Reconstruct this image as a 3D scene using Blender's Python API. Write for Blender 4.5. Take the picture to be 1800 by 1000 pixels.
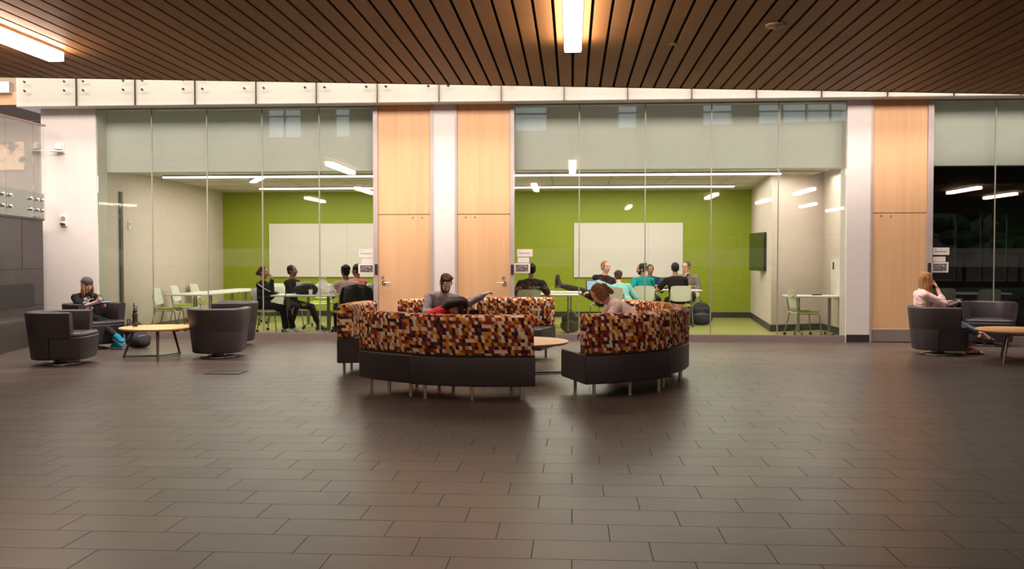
import bpy, math, random
from math import sin, cos, pi, radians as R, atan2, sqrt, floor
from mathutils import Vector as V, Matrix, noise

for o in list(bpy.data.objects):
    bpy.data.objects.remove(o)
SC = bpy.context.scene
COL = SC.collection
random.seed(7)

# ------------------------------------------------------------------ camera
F = 1600.0            # focal length in px of the 1800x1000 frame
CH = 1.42             # eye height
YAW = math.atan(106 / F)
PITCH = math.atan(45 / F)
cd = bpy.data.cameras.new('camera')
cam = bpy.data.objects.new('camera', cd)
COL.objects.link(cam)
cd.sensor_width = 36
cd.lens = 36 * F / 1800
cd.clip_end = 300
cam.location = (0, 0, CH)
cam.rotation_euler = (pi / 2 - PITCH, 0, YAW)
SC.camera = cam
CM = cam.rotation_euler.to_matrix()


def ray(px, py):
    d = CM @ V(((px - 900) / F, -(py - 500) / F, -1))
    return d


def G(px, py, z=0.0):
    "point on the horizontal plane at height z"
    d = ray(px, py)
    t = (z - CH) / d.z
    return V((d.x * t, d.y * t, z))


def W(px, py, Y):
    "point on the upright plane at distance Y"
    d = ray(px, py)
    t = Y / d.y
    return V((d.x * t, Y, CH + d.z * t))


# ------------------------------------------------------------------ world, lights, exposure
SC.view_settings.view_transform = 'Standard'
SC.view_settings.look = 'None'
SC.view_settings.exposure = 0.9
SC.view_settings.gamma = 1.0
SC.view_settings.use_curve_mapping = False
wd = bpy.data.worlds.new('sky')
SC.world = wd
wd.use_nodes = True
bg = wd.node_tree.nodes['Background']
bg.inputs[0].default_value = (0.72, 0.86, 1.0, 1)
bg.inputs[1].default_value = 1.0


def area(name, loc, sx, sy, power, color, rot=(0, 0, 0), spread=180):
    d = bpy.data.lights.new(name, 'AREA')
    d.shape = 'RECTANGLE'
    d.size = sx
    d.size_y = sy
    d.energy = power
    d.color = color
    d.spread = R(spread)
    o = bpy.data.objects.new(name, d)
    o.location = loc
    o.rotation_euler = rot
    COL.objects.link(o)
    return o


FY = 15.85            # facade plane
ZC = 3.80             # wood ceiling height
BY = 22.3             # rear walls of the study rooms
RC = 3.08             # study room ceiling
WARM = (1.0, 0.83, 0.70)
area('atrium_skylight', (-1, 13.6, 9.6), 26, 2.6, 1500, (1.0, 0.86, 0.76))
area('added_bulkhead_fill', (-1, 5.5, 9.2), 30, 3.5, 1900, (1.0, 0.86, 0.78), (R(48), 0, 0))  # added light without a known source, brightens bulkhead and fascia
area('added_nook_fill', (4.45, 17.3, RC - .05), .9, 1.3, 16, (1.0, 0.92, 0.82))  # added fill for the nook walls, no lamp of the room
area('room_light_left', (-5.3, 19.2, RC - .05), 5.2, 4.6, 105, (1.0, 0.92, 0.80))
area('room_light_right', (1.2, 19.2, RC - .05), 5.2, 4.6, 115, (1.0, 0.92, 0.80))


# ------------------------------------------------------------------ materials
def C(r, g, b):
    def f(c):
        c /= 255
        return c / 12.92 if c <= .04045 else ((c + .055) / 1.055) ** 2.4
    return (f(r), f(g), f(b), 1)


class N:
    "tiny node helper"

    def __init__(s, name):
        s.m = bpy.data.materials.new(name)
        s.m.use_nodes = True
        s.t = s.m.node_tree
        s.t.nodes.clear()
        s.out = s.t.nodes.new('ShaderNodeOutputMaterial')

    def n(s, typ, **kw):
        x = s.t.nodes.new(typ)
        for k, v in kw.items():
            setattr(x, k, v)
        return x

    def l(s, a, b):
        s.t.links.new(a, b)

    def setin(s, sock, v):
        if hasattr(v, 'is_output') or hasattr(v, 'links'):
            s.l(v, sock)
        else:
            sock.default_value = v

    def math(s, op, a, b=0.0, c=None, clamp=False):
        x = s.n('ShaderNodeMath', operation=op)
        x.use_clamp = clamp
        s.setin(x.inputs[0], a)
        s.setin(x.inputs[1], b)
        if c is not None:
            s.setin(x.inputs[2], c)
        return x.outputs[0]

    def mix(s, fac, a, b):
        x = s.n('ShaderNodeMix', data_type='RGBA')
        s.setin(x.inputs[0], fac)
        s.setin(x.inputs[6], a)
        s.setin(x.inputs[7], b)
        return x.outputs[2]

    def coords(s, kind='Object'):
        tc = s.n('ShaderNodeTexCoord')
        return tc.outputs[kind]

    def sep(s, v):
        x = s.n('ShaderNodeSeparateXYZ')
        s.l(v, x.inputs[0])
        return x.outputs

    def comb(s, x, y, z=0.0):
        c = s.n('ShaderNodeCombineXYZ')
        for i, v in enumerate((x, y, z)):
            s.setin(c.inputs[i], v)
        return c.outputs[0]

    def noise(s, vec, scale=5, detail=3, rough=.5):
        x = s.n('ShaderNodeTexNoise')
        s.l(vec, x.inputs['Vector'])
        x.inputs['Scale'].default_value = scale
        x.inputs['Detail'].default_value = detail
        x.inputs['Roughness'].default_value = rough
        return x.outputs[0]

    def mapping(s, vec, scale):
        x = s.n('ShaderNodeMapping')
        s.l(vec, x.inputs[0])
        x.inputs['Scale'].default_value = scale
        return x.outputs[0]

    def ramp(s, fac, stops, interp='LINEAR'):
        x = s.n('ShaderNodeValToRGB')
        x.color_ramp.interpolation = interp
        e = x.color_ramp.elements
        while len(e) < len(stops):
            e.new(.5)
        for i, (p, c) in enumerate(stops):
            e[i].position = p
            e[i].color = c
        s.l(fac, x.inputs[0])
        return x.outputs[0]

    def bump(s, h, strength=.2, dist=.01):
        x = s.n('ShaderNodeBump')
        x.inputs['Strength'].default_value = strength
        x.inputs['Distance'].default_value = dist
        s.l(h, x.inputs['Height'])
        return x.outputs[0]

    def principled(s, color, rough=.5, metal=0.0, spec=.5, normal=None, **kw):
        p = s.n('ShaderNodeBsdfPrincipled')
        s.setin(p.inputs['Base Color'], color)
        s.setin(p.inputs['Roughness'], rough)
        p.inputs['Metallic'].default_value = metal
        p.inputs['Specular IOR Level'].default_value = spec
        if normal is not None:
            s.l(normal, p.inputs['Normal'])
        for k, v in kw.items():
            p.inputs[k].default_value = v
        s.l(p.outputs[0], s.out.inputs[0])
        return p


MATS = {}


def mat(name, color, rough=.5, metal=0.0, var=.06, scale=6, bump=0.0, bscale=60, spec=.5, stretch=(1, 1, 1), sheen=0):
    "simple surface with a little procedural variation"
    if name in MATS:
        return MATS[name]
    n = N(name)
    co = n.coords()
    f = n.noise(n.mapping(co, stretch), scale, 3)
    lo = tuple(c * (1 - var) for c in color[:3]) + (1,)
    hi = tuple(min(1, c * (1 + var)) for c in color[:3]) + (1,)
    c = n.ramp(f, [(.3, lo), (.7, hi)])
    nm = None
    if bump:
        nm = n.bump(n.noise(co, bscale, 3), bump, .004)
    p = n.principled(c, rough, metal, spec, nm)
    if sheen:
        p.inputs['Sheen Weight'].default_value = sheen
    MATS[name] = n.m
    return n.m


def emit(name, color, strength):
    if name in MATS:
        return MATS[name]
    n = N(name)
    e = n.n('ShaderNodeEmission')
    e.inputs[0].default_value = color
    e.inputs[1].default_value = strength
    n.l(e.outputs[0], n.out.inputs[0])
    MATS[name] = n.m
    return n.m


def floor_mat():
    n = N('dark_tile')
    x, y, z = n.sep(n.coords())[:]
    S = .2885
    L = .577
    ys = n.math('DIVIDE', n.math('SUBTRACT', y, 4.85), S)
    row = n.math('FLOOR', ys)
    xs = n.math('ADD', n.math('DIVIDE', x, L), n.math('DIVIDE', row, 3.0))
    cell = n.math('FLOOR', xs)
    fx = n.math('SUBTRACT', xs, cell)
    fy = n.math('SUBTRACT', ys, row)
    ex = n.math('MULTIPLY', n.math('MINIMUM', fx, n.math('SUBTRACT', 1.0, fx)), L)
    ey = n.math('MULTIPLY', n.math('MINIMUM', fy, n.math('SUBTRACT', 1.0, fy)), S)
    e = n.math('MINIMUM', ex, ey)
    j = n.math('LESS_THAN', e, .0027)
    wn = n.n('ShaderNodeTexWhiteNoise', noise_dimensions='2D')
    n.l(n.comb(row, cell), wn.inputs[0])
    tile = n.ramp(wn.outputs[0], [(0, C(72, 58, 53)), (.5, C(82, 67, 61)), (1, C(91, 74, 66))])
    nz = n.noise(n.coords(), 2.2, 4)
    fine = n.noise(n.mapping(n.coords(), (6, 30, 1)), 4, 3)
    tile = n.mix(n.math('MULTIPLY', nz, .35), tile, C(76, 64, 60))
    tile = n.mix(n.math('MULTIPLY', fine, .25), tile, C(92, 78, 70))
    c = n.mix(j, tile, C(20, 15, 14))
    r = n.math('ADD', n.math('MULTIPLY', nz, .10), .30)
    r = n.math('ADD', r, n.math('MULTIPLY', j, .3))
    h = n.math('MINIMUM', e, .004)
    wob = n.math('MULTIPLY', n.noise(n.coords(), 9, 2), .0012)
    nm = n.bump(n.math('ADD', h, wob), .35, 1.0)
    n.principled(c, r, 0, .75, nm)
    return n.m


PITCH_P = .1876


def plank_mat():
    n = N('walnut_plank')
    x, y, z = n.sep(n.coords())[:]
    idx = n.math('FLOOR', n.math('DIVIDE', x, PITCH_P))
    wn = n.n('ShaderNodeTexWhiteNoise', noise_dimensions='2D')
    seg = n.math('FLOOR', n.math('ADD', n.math('DIVIDE', y, 2.9), n.math('MULTIPLY', idx, .37)))
    n.l(n.comb(idx, seg), wn.inputs[0])
    base = n.ramp(wn.outputs[0], [(0, C(154, 108, 64)), (.5, C(166, 117, 70)), (1, C(178, 127, 77))])
    g = n.noise(n.comb(n.math('MULTIPLY', x, 28), n.math('ADD', n.math('MULTIPLY', y, 1.3), n.math('MULTIPLY', idx, 5.3)), 0.0), 1.0, 4, .6)
    c = n.mix(n.math('MULTIPLY', g, .55), base, C(134, 91, 54))
    n.principled(c, .55, 0, .2)
    return n.m


def veneer_mat():
    n = N('maple_veneer')
    x, y, z = n.sep(n.coords())[:]
    leaf = n.math('FLOOR', n.math('DIVIDE', x, .235))
    wn = n.n('ShaderNodeTexWhiteNoise', noise_dimensions='1D')
    n.l(leaf, wn.inputs['W'])
    g = n.noise(n.comb(n.math('MULTIPLY', x, 9), n.math('MULTIPLY', leaf, 3.1), n.math('MULTIPLY', z, .55)), 1.0, 3, .5)
    g2 = n.noise(n.comb(n.math('MULTIPLY', x, 70), 0.0, n.math('MULTIPLY', z, 2.0)), 1.0, 3, .5)
    c = n.ramp(g, [(.25, C(216, 168, 124)), (.5, C(226, 180, 136)), (.8, C(234, 190, 148))])
    c = n.mix(n.math('MULTIPLY', g2, .35), c, C(218, 168, 122))
    c = n.mix(n.math('MULTIPLY', wn.outputs[0], .3), c, C(236, 190, 140))
    n.principled(c, .45, 0, .35)
    return n.m


def glass_mat(name, tint, frit=True, refl=1.0):
    n = N(name)
    tr = n.n('ShaderNodeBsdfTransparent')
    tr.inputs[0].default_value = tint
    gl = n.n('ShaderNodeBsdfGlossy')
    gl.inputs['Roughness'].default_value = 0.0
    gl.inputs[0].default_value = (.95, 1, .97, 1)
    fr = n.n('ShaderNodeFresnel')
    fr.inputs[0].default_value = 1.5
    mx = n.n('ShaderNodeMixShader')
    n.l(n.math('MULTIPLY', fr.outputs[0], refl, clamp=True), mx.inputs[0])
    n.l(tr.outputs[0], mx.inputs[1])
    n.l(gl.outputs[0], mx.inputs[2])
    last = mx.outputs[0]
    if frit:
        x, y, z = n.sep(n.coords())[:]
        p = .0255
        fx = n.math('FRACT', n.math('DIVIDE', x, p))
        fz = n.math('FRACT', n.math('DIVIDE', z, p))
        m = n.math('MULTIPLY', n.math('GREATER_THAN', fx, .45), n.math('GREATER_THAN', fz, .35))
        m = n.math('MULTIPLY', m, n.math('MULTIPLY', n.math('GREATER_THAN', z, 1.28), n.math('LESS_THAN', z, 1.60)))
        df = n.n('ShaderNodeBsdfDiffuse')
        df.inputs[0].default_value = C(225, 225, 220)
        m2 = n.n('ShaderNodeMixShader')
        n.l(n.math('MULTIPLY', m, .09), m2.inputs[0])
        n.l(last, m2.inputs[1])
        n.l(df.outputs[0], m2.inputs[2])
        last = m2.outputs[0]
    n.l(last, n.out.inputs[0])
    return n.m


def fabric_mat():
    n = N('patterned_upholstery')
    uv = n.coords('UV')
    u, v, _ = n.sep(uv)[:]
    cw, chh = .033, .036
    row = n.math('FLOOR', n.math('DIVIDE', v, chh))
    fv = n.math('FRACT', n.math('DIVIDE', v, chh))
    wr = n.n('ShaderNodeTexWhiteNoise', noise_dimensions='1D')
    n.l(row, wr.inputs['W'])
    us = n.math('DIVIDE', u, cw)
    us = n.math('ADD', us, n.math('MULTIPLY', n.math('FRACT', n.math('MULTIPLY', row, .5)), .5))
    # slanted edge of about half the cells
    cell0 = n.math('FLOOR', us)
    w0 = n.n('ShaderNodeTexWhiteNoise', noise_dimensions='2D')
    n.l(n.comb(n.math('FLOOR', n.math('DIVIDE', us, 2.0)), row, 3.3), w0.inputs[0])
    sl = n.math('MULTIPLY', n.math('SUBTRACT', n.math('ROUND', n.math('MULTIPLY', w0.outputs[0], 2.0)), 1.0), .0)
    us2 = n.math('ADD', us, n.math('MULTIPLY', fv, .28))
    cell = n.math('FLOOR', us2)
    wn = n.n('ShaderNodeTexWhiteNoise', noise_dimensions='2D')
    n.l(n.comb(cell, row), wn.inputs[0])
    c = n.ramp(wn.outputs[0], [(0, C(56, 34, 42)), (.20, C(140, 54, 38)), (.38, C(178, 86, 44)), (.46, C(220, 150, 48)),
                               (.60, C(234, 208, 182)), (.82, C(100, 50, 52)), (.92, C(200, 150, 92))], 'CONSTANT')
    th = n.noise(n.mapping(uv, (1, 1, 1)), 700, 1)
    nm = n.bump(th, .25, .002)
    n.principled(c, .85, 0, .2, nm)
    return n.m


M_FLOOR = floor_mat()
M_PLANK = plank_mat()
M_VENEER = veneer_mat()
M_GLASS = glass_mat('green_glass', (.958, .98, .967, 1))
M_CLEAR = glass_mat('clear_glass', (.97, .98, .97, 1), False, .45)
M_FABRIC = fabric_mat()
M_WHITE = mat('white_paint', C(226, 218, 212), .6, var=.02)
M_CREAM = mat('cream_panel', C(214, 207, 196), .5, var=.02)
M_BEIGE = mat('beige_wall_paint', C(210, 196, 184), .7, var=.03)
M_GREEN = mat('lime_wall_paint', C(150, 164, 34), .45, var=.05, scale=.6)
M_GREENF = mat('green_vinyl_floor', C(152, 152, 84), .35, var=.06, scale=2)
M_CEILT = mat('ceiling_tile', C(196, 188, 172), .9, var=.03)
M_DARKB = mat('dark_rubber', C(44, 40, 40), .6)
M_BLACK = mat('black_void', C(12, 10, 9), .9)
M_STEEL = mat('brushed_steel', C(190, 178, 170), .42, .85, stretch=(1, 1, 30))
M_CHROME = mat('chrome', C(214, 210, 206), .12, 1.0)
M_ALU = mat('anodised_aluminium', C(196, 182, 178), .4, .25)
M_LEATHER = mat('charcoal_leather', C(58, 51, 53), .42, var=.08, scale=3, bump=.15, bscale=180, spec=.5)
M_STONE = mat('dark_stone', C(60, 52, 50), .4, var=.25, scale=2)
M_OAK = mat('light_oak_top', C(226, 172, 116), .4, var=.08, scale=3, stretch=(1, 12, 1))
M_LAMI = mat('white_laminate', C(222, 222, 208), .4, var=.02)
M_PLASTIC = mat('white_plastic', C(226, 226, 210), .45, var=.02)
M_LIME = mat('lime_seat_pad', C(150, 168, 28), .8)
M_LEGS = mat('satin_grey_metal', C(150, 148, 140), .35, .8)
M_CASTER = mat('black_caster', C(22, 22, 22), .5)
M_BOARD = mat('whiteboard', C(234, 226, 220), .25, var=.01)
M_LAMP = emit('lamp_diffuser', (1.0, .80, .64, 1), 17)
M_RLAMP = emit('room_lamp_diffuser', (1.0, .95, .86, 1), 5)


# ------------------------------------------------------------------ mesh builder
class MB:
    def __init__(s):
        s.v = []
        s.f = []
        s.uv = {}
        s.mi = {}

    def box(s, x0, x1, y0, y1, z0, z1, T=None):
        b = len(s.v)
        for z in (z0, z1):
            for x, y in ((x0, y0), (x1, y0), (x1, y1), (x0, y1)):
                p = V((x, y, z))
                s.v.append(T @ p if T else p)
        for q in ((3, 2, 1, 0), (4, 5, 6, 7), (0, 1, 5, 4), (1, 2, 6, 5), (2, 3, 7, 6), (3, 0, 4, 7)):
            s.f.append([b + i for i in q])
        return s

    def bar(s, a, b_, w, h, up=V((0, 0, 1))):
        "rectangular bar from a to b"
        a, b_ = V(a), V(b_)
        d = (b_ - a).normalized()
        e1 = d.cross(up)
        if e1.length < 1e-4:
            e1 = d.cross(V((1, 0, 0)))
        e1.normalize()
        e2 = e1.cross(d)
        k = len(s.v)
        for p in (a, b_):
            for i, j in ((-1, -1), (1, -1), (1, 1), (-1, 1)):
                s.v.append(p + e1 * w / 2 * i + e2 * h / 2 * j)
        for q in ((3, 2, 1, 0), (4, 5, 6, 7), (0, 1, 5, 4), (1, 2, 6, 5), (2, 3, 7, 6), (3, 0, 4, 7)):
            s.f.append([k + i for i in q])
        return s

    def tube(s, pts, r, n=10, cap=True):
        pts = [V(p) for p in pts]
        rs = r if isinstance(r, (list, tuple)) else [r] * len(pts)
        b = len(s.v)
        prev = None
        for i, p in enumerate(pts):
            d = (pts[min(i + 1, len(pts) - 1)] - pts[max(i - 1, 0)]).normalized()
            if prev is None:
                e = d.cross(V((0, 0, 1)))
                if e.length < 1e-3:
                    e = d.cross(V((1, 0, 0)))
            else:
                e = prev - d * prev.dot(d)
            e.normalize()
            prev = e
            g = d.cross(e)
            for k in range(n):
                a = 2 * pi * k / n
                s.v.append(p + (e * cos(a) + g * sin(a)) * rs[i])
        for i in range(len(pts) - 1):
            for k in range(n):
                k2 = (k + 1) % n
                s.f.append([b + i * n + k, b + i * n + k2, b + (i + 1) * n + k2, b + (i + 1) * n + k])
        if cap:
            s.f.append([b + k for k in reversed(range(n))])
            s.f.append([b + (len(pts) - 1) * n + k for k in range(n)])
        return s

    def lathe(s, prof, c=(0, 0, 0), n=32, sx=1, sy=1):
        "prof: list of (r, z)"
        b = len(s.v)
        for r, z in prof:
            for k in range(n):
                a = 2 * pi * k / n
                s.v.append(V((c[0] + r * cos(a) * sx, c[1] + r * sin(a) * sy, c[2] + z)))
        for i in range(len(prof) - 1):
            for k in range(n):
                k2 = (k + 1) % n
                s.f.append([b + i * n + k, b + i * n + k2, b + (i + 1) * n + k2, b + (i + 1) * n + k])
        s.f.append([b + k for k in reversed(range(n))])
        s.f.append([b + (len(prof) - 1) * n + k for k in range(n)])
        return s

    def rc(s, A, B, ra, rb, side=None, k1=1.0, k2=1.0, n=12, h=4):
        "rounded cone from A to B, elliptical when k1 (along side) and k2 differ"
        A, B = V(A), V(B)
        d = B - A
        if d.length < 1e-5:
            d = V((0, 0, 1e-4))
        d.normalize()
        e1 = V(side) if side is not None else d.cross(V((.3, .2, 1)))
        e1 = e1 - d * e1.dot(d)
        if e1.length < 1e-4:
            e1 = d.cross(V((1, 0, 0)))
        e1.normalize()
        e2 = d.cross(e1)
        b = len(s.v)
        rings = []
        for i in range(1, h + 1):
            t = -pi / 2 + (pi / 2) * i / h
            rings.append((A, ra, t))
        for i in range(0, h):
            t = (pi / 2) * i / h
            rings.append((B, rb, t))
        s.v.append(A - d * ra)
        for c, r, t in rings:
            for k in range(n):
                a = 2 * pi * k / n
                s.v.append(c + d * (r * sin(t)) + (e1 * (k1 * cos(a)) + e2 * (k2 * sin(a))) * (r * cos(t)))
        s.v.append(B + d * rb)
        last = len(s.v) - 1
        for k in range(n):
            s.f.append([b, b + 1 + (k + 1) % n, b + 1 + k])
        for i in range(len(rings) - 1):
            for k in range(n):
                k_2 = (k + 1) % n
                s.f.append([b + 1 + i * n + k, b + 1 + i * n + k_2, b + 1 + (i + 1) * n + k_2, b + 1 + (i + 1) * n + k])
        o = b + 1 + (len(rings) - 1) * n
        for k in range(n):
            s.f.append([o + k, o + (k + 1) % n, last])
        return s

    def ell(s, c, axes, radii, n=14, m=9):
        "ellipsoid with given axes (3 vectors) and radii"
        b = len(s.v)
        c = V(c)
        f, l, u = axes
        s.v.append(c - u * radii[2])
        for i in range(1, m):
            t = -pi / 2 + pi * i / m
            for k in range(n):
                a = 2 * pi * k / n
                s.v.append(c + f * (radii[0] * cos(t) * cos(a)) + l * (radii[1] * cos(t) * sin(a)) + u * (radii[2] * sin(t)))
        s.v.append(c + u * radii[2])
        last = len(s.v) - 1
        for k in range(n):
            s.f.append([b, b + 1 + (k + 1) % n, b + 1 + k])
            o = b + 1 + (m - 2) * n
            s.f.append([o + k, o + (k + 1) % n, last])
        for i in range(m - 2):
            for k in range(n):
                k2 = (k + 1) % n
                s.f.append([b + 1 + i * n + k, b + 1 + i * n + k2, b + 1 + (i + 1) * n + k2, b + 1 + (i + 1) * n + k])
        return s

    def prism(s, poly, z0, z1):
        b = len(s.v)
        n = len(poly)
        for z in (z0, z1):
            for p in poly:
                s.v.append(V((p[0], p[1], z)))
        s.f.append([b + i for i in reversed(range(n))])
        s.f.append([b + n + i for i in range(n)])
        for i in range(n):
            j = (i + 1) % n
            s.f.append([b + i, b + j, b + n + j, b + n + i])
        return s

    def loft(s, sections, closed_path=False, uvs=None):
        "sections: list of closed rings of equal count"
        b = len(s.v)
        n = len(sections[0])
        for sec in sections:
            for p in sec:
                s.v.append(V(p))
        m = len(sections)
        for i in range(m - 1):
            for k in range(n):
                k2 = (k + 1) % n
                s.f.append([b + i * n + k, b + i * n + k2, b + (i + 1) * n + k2, b + (i + 1) * n + k])
                if uvs:
                    vv = list(uvs[1]) + [uvs[2]]
                    s.uv[len(s.f) - 1] = [(uvs[0][i], vv[k]), (uvs[0][i], vv[k + 1]), (uvs[0][i + 1], vv[k + 1]), (uvs[0][i + 1], vv[k])]
        for base, order in ((0, True), ((m - 1) * n, False)):
            idx = [b + base + k for k in range(n)]
            s.f.append(list(reversed(idx)) if order else idx)
            if uvs:
                sec = sections[0 if order else -1]
                q = [(((V(p) - V(sec[0])).xy.length) + 3.1, V(p).z) for p in sec]
                s.uv[len(s.f) - 1] = list(reversed(q)) if order else q
        return s

    def build(s, name, m, parent=None, smooth=False, bevel=0.0, segs=2, angle=35):
        me = bpy.data.meshes.new(name)
        me.from_pydata([tuple(p) for p in s.v], [], s.f)
        if s.uv:
            ul = me.uv_layers.new(name='UVMap')
            for fi, uvs in s.uv.items():
                p = me.polygons[fi]
                for li, q in zip(p.loop_indices, uvs):
                    ul.data[li].uv = q
        if isinstance(m, (list, tuple)):
            for x in m:
                me.materials.append(x)
            for fi, k in s.mi.items():
                me.polygons[fi].material_index = k
        else:
            me.materials.append(m)
        o = bpy.data.objects.new(name, me)
        COL.objects.link(o)
        if parent is not None:
            o.parent = parent
        if smooth:
            for p in me.polygons:
                p.use_smooth = True
            if smooth != 'all':
                me.set_sharp_from_angle(angle=R(angle))
        if bevel:
            bv = o.modifiers.new('bevel', 'BEVEL')
            bv.width = bevel
            bv.segments = segs
            bv.limit_method = 'ANGLE'
            bv.angle_limit = R(40)
            for p in me.polygons:
                p.use_smooth = True
            me.set_sharp_from_angle(angle=R(60))
        return o


def tag(o, label=None, cat=None, group=None, kind=None):
    if label:
        o['label'] = label
    if cat:
        o['category'] = cat
    if group:
        o['group'] = group
    if kind:
        o['kind'] = kind
    return o


def thing(name, label, cat, loc=(0, 0, 0), rz=0, group=None):
    o = bpy.data.objects.new(name, None)
    o.empty_display_size = .1
    COL.objects.link(o)
    o.location = loc
    o.rotation_euler = (0, 0, rz)
    return tag(o, label, cat, group)


def struct(name, mb, m, parent=None, **kw):
    o = mb.build(name, m, parent, **kw)
    if parent is None:
        o['kind'] = 'structure'
    return o


def dup(root, loc, rz, label, parent=None):
    r = root.copy()
    COL.objects.link(r)
    if parent is None:
        r.location = loc
        r.rotation_euler = (0, 0, rz)
        r['label'] = label
    for ch in list(root.children):
        c = ch.copy()
        COL.objects.link(c)
        c.parent = r
        for g in ch.children:
            d = g.copy()
            COL.objects.link(d)
            d.parent = c
    return r


def text(name, s, size, m, parent, loc, rot=(pi / 2, 0, 0), depth=.0006, align='LEFT'):
    cu = bpy.data.curves.new(name, 'FONT')
    cu.body = s
    cu.size = size
    cu.extrude = depth
    cu.align_x = align
    cu.resolution_u = 3
    o = bpy.data.objects.new(name, cu)
    COL.objects.link(o)
    bpy.context.view_layer.update()
    dg = bpy.context.evaluated_depsgraph_get()
    me = bpy.data.meshes.new_from_object(o.evaluated_get(dg))
    bpy.data.objects.remove(o)
    me.name = name
    me.materials.clear()
    me.materials.append(m)
    q = bpy.data.objects.new(name, me)
    COL.objects.link(q)
    q.parent = parent
    q.location = loc
    q.rotation_euler = rot
    return q

# ================================================================== THE SETTING
struct('floor', MB().box(-17, 27, -16, FY + .04, -.2, 0), M_FLOOR)

# wood plank ceiling with an oblique front edge
E0 = G(0, 135, ZC)
E1 = G(1800, 165, ZC)
def edge_y(x):
    return E0.y + (E1.y - E0.y) * (x - E0.x) / (E1.x - E0.x)
mb = MB()
i0, i1 = int(-16.6 / PITCH_P), int(26.6 / PITCH_P)
for i in range(i0, i1):
    x0 = i * PITCH_P + .016
    x1 = (i + 1) * PITCH_P - .016
    mb.prism([(x0, -15), (x1, -15), (x1, edge_y(x1)), (x0, edge_y(x0))], ZC, ZC + .02)
struct('ceiling', mb, M_PLANK)
a, b = -16.8, 26.8
struct('ceiling_slab', MB().prism([(a, -15), (b, -15), (b, edge_y(b)), (a, edge_y(a))], ZC + .06, ZC + .30), M_BLACK)
struct('trim_1', MB().prism([(a, edge_y(a) - .0), (b, edge_y(b)), (b, edge_y(b) + .025), (a, edge_y(a) + .025)], ZC - .004, ZC + .32), mat('bronze_edge', C(86, 62, 44), .5))

# shell of the hall behind and above the camera
lower = [(7.0, 8.6, .3, 3.7), (12.6, 14.2, .3, 3.7), (18.0, 25.5, .3, 3.7)]
upper = [(-3.0, -1.3, 7.8, 9.3), (2.3, 3.3, 7.8, 9.3), (6.6, 8.1, 7.8, 9.3), (9.4, 14.2, 7.8, 9.3), (-16, -14.2, 7.8, 9.3), (-12.4, -11.6, 7.8, 9.3)]
mb = MB()
def wall_with_holes(mb, holes, z0, z1):
    holes = sorted(holes)
    x = -17
    for (a_, b_, za, zb2) in holes:
        mb.box(x, a_, -15.6, -15.3, z0, z1)
        mb.box(a_, b_, -15.6, -15.3, z0, za).box(a_, b_, -15.6, -15.3, zb2, z1)
        x = b_
    mb.box(x, 27, -15.6, -15.3, z0, z1)
wall_with_holes(mb, lower, 0, 4.0)
wall_with_holes(mb, upper, 4.0, 10.4)
struct('wall_back', mb, mat('hall_paint', C(140, 126, 116), .7))
mb = MB()
for (a_, b_, za, zb2) in lower + upper:
    k = max(1, round((b_ - a_) / 1.2))
    for q in range(k + 1):
        x = a_ + (b_ - a_) * q / k
        mb.box(x - .05, x + .05, -15.5, -15.35, za, zb2)
    for z in ((za + .75, za + 1.5, za + 2.2) if za < 1 else (za + 1.1,)):
        mb.box(a_, b_, -15.48, -15.38, z - .04, z + .04)
struct('window_4', mb, mat('window_mullion', C(190, 186, 180), .5))
struct('wall_left', MB().box(-17.2, -17, -16, 23, 0, 10.4), mat('hall_paint', C(140, 126, 116)))
struct('wall_right', MB().box(27, 27.2, -16, 23, 0, 10.4), mat('hall_paint', C(140, 126, 116)))
mb = MB().box(-17, 27, -15.6, 11.5, 10.4, 10.6).box(-17, 27, 15.4, 23, 10.4, 10.6)
struct('roof', mb, mat('hall_ceiling_paint', C(150, 140, 130), .8))

# trees outside the rear windows (seen only mirrored in the glass), plus an added building
rng = random.Random(3)
leafm = mat('tree_leaves', C(64, 84, 34), .8, var=.4, scale=8)
for k in range(6):
    x = 6.5 + k * 4.0 + rng.uniform(-1, 1)
    t = thing('street_tree', 'green street tree standing outside the rear windows', 'tree', (x, -22 - rng.random() * 3, 0), 0, 'trees outside the rear windows')
    MB().tube([(0, 0, 0), (0.05, 0, 1.6), (0, .1, 3.0)], [.13, .1, .06]).build('trunk', mat('bark', C(70, 56, 44), .9), t, smooth=True)
    m2 = MB()
    for q in range(26):
        c = V((rng.gauss(0, .7), rng.gauss(0, .7), 3.3 + rng.gauss(0, .9)))
        m2.ell(c, (V((1, 0, 0)), V((0, 1, 0)), V((0, 0, 1))), (.6, .6, .45), 8, 6)
    m2.build('crown', leafm, t)
bb = thing('added_backdrop_building', 'added brown brick backdrop building darkening the rear windows beyond the trees', 'building', (10, -34, 0))  # added backdrop that blocks the sky mirrored in the lower panes
MB().box(-30, 30, -.5, 0, 0, 8).build('wall', mat('brick_brown', C(124, 96, 84), .9, var=.2, scale=3), bb)
for k in range(14):
    MB().box(-27 + k * 4, -25.2 + k * 4, 0, .06, 2.2, 5.0).build('window', mat('dim_pane', C(50, 60, 66), .3), bb)
struct('ground', MB().box(-60, 60, -70, -16, -.3, -.02), mat('asphalt', C(110, 106, 100), .9))

# ------------------------------------------------------------------ facade
def fx(px, Y=FY):
    return W(px, 450, Y).x
def fz(px, py, Y=FY):
    return W(px, py, Y).z

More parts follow.
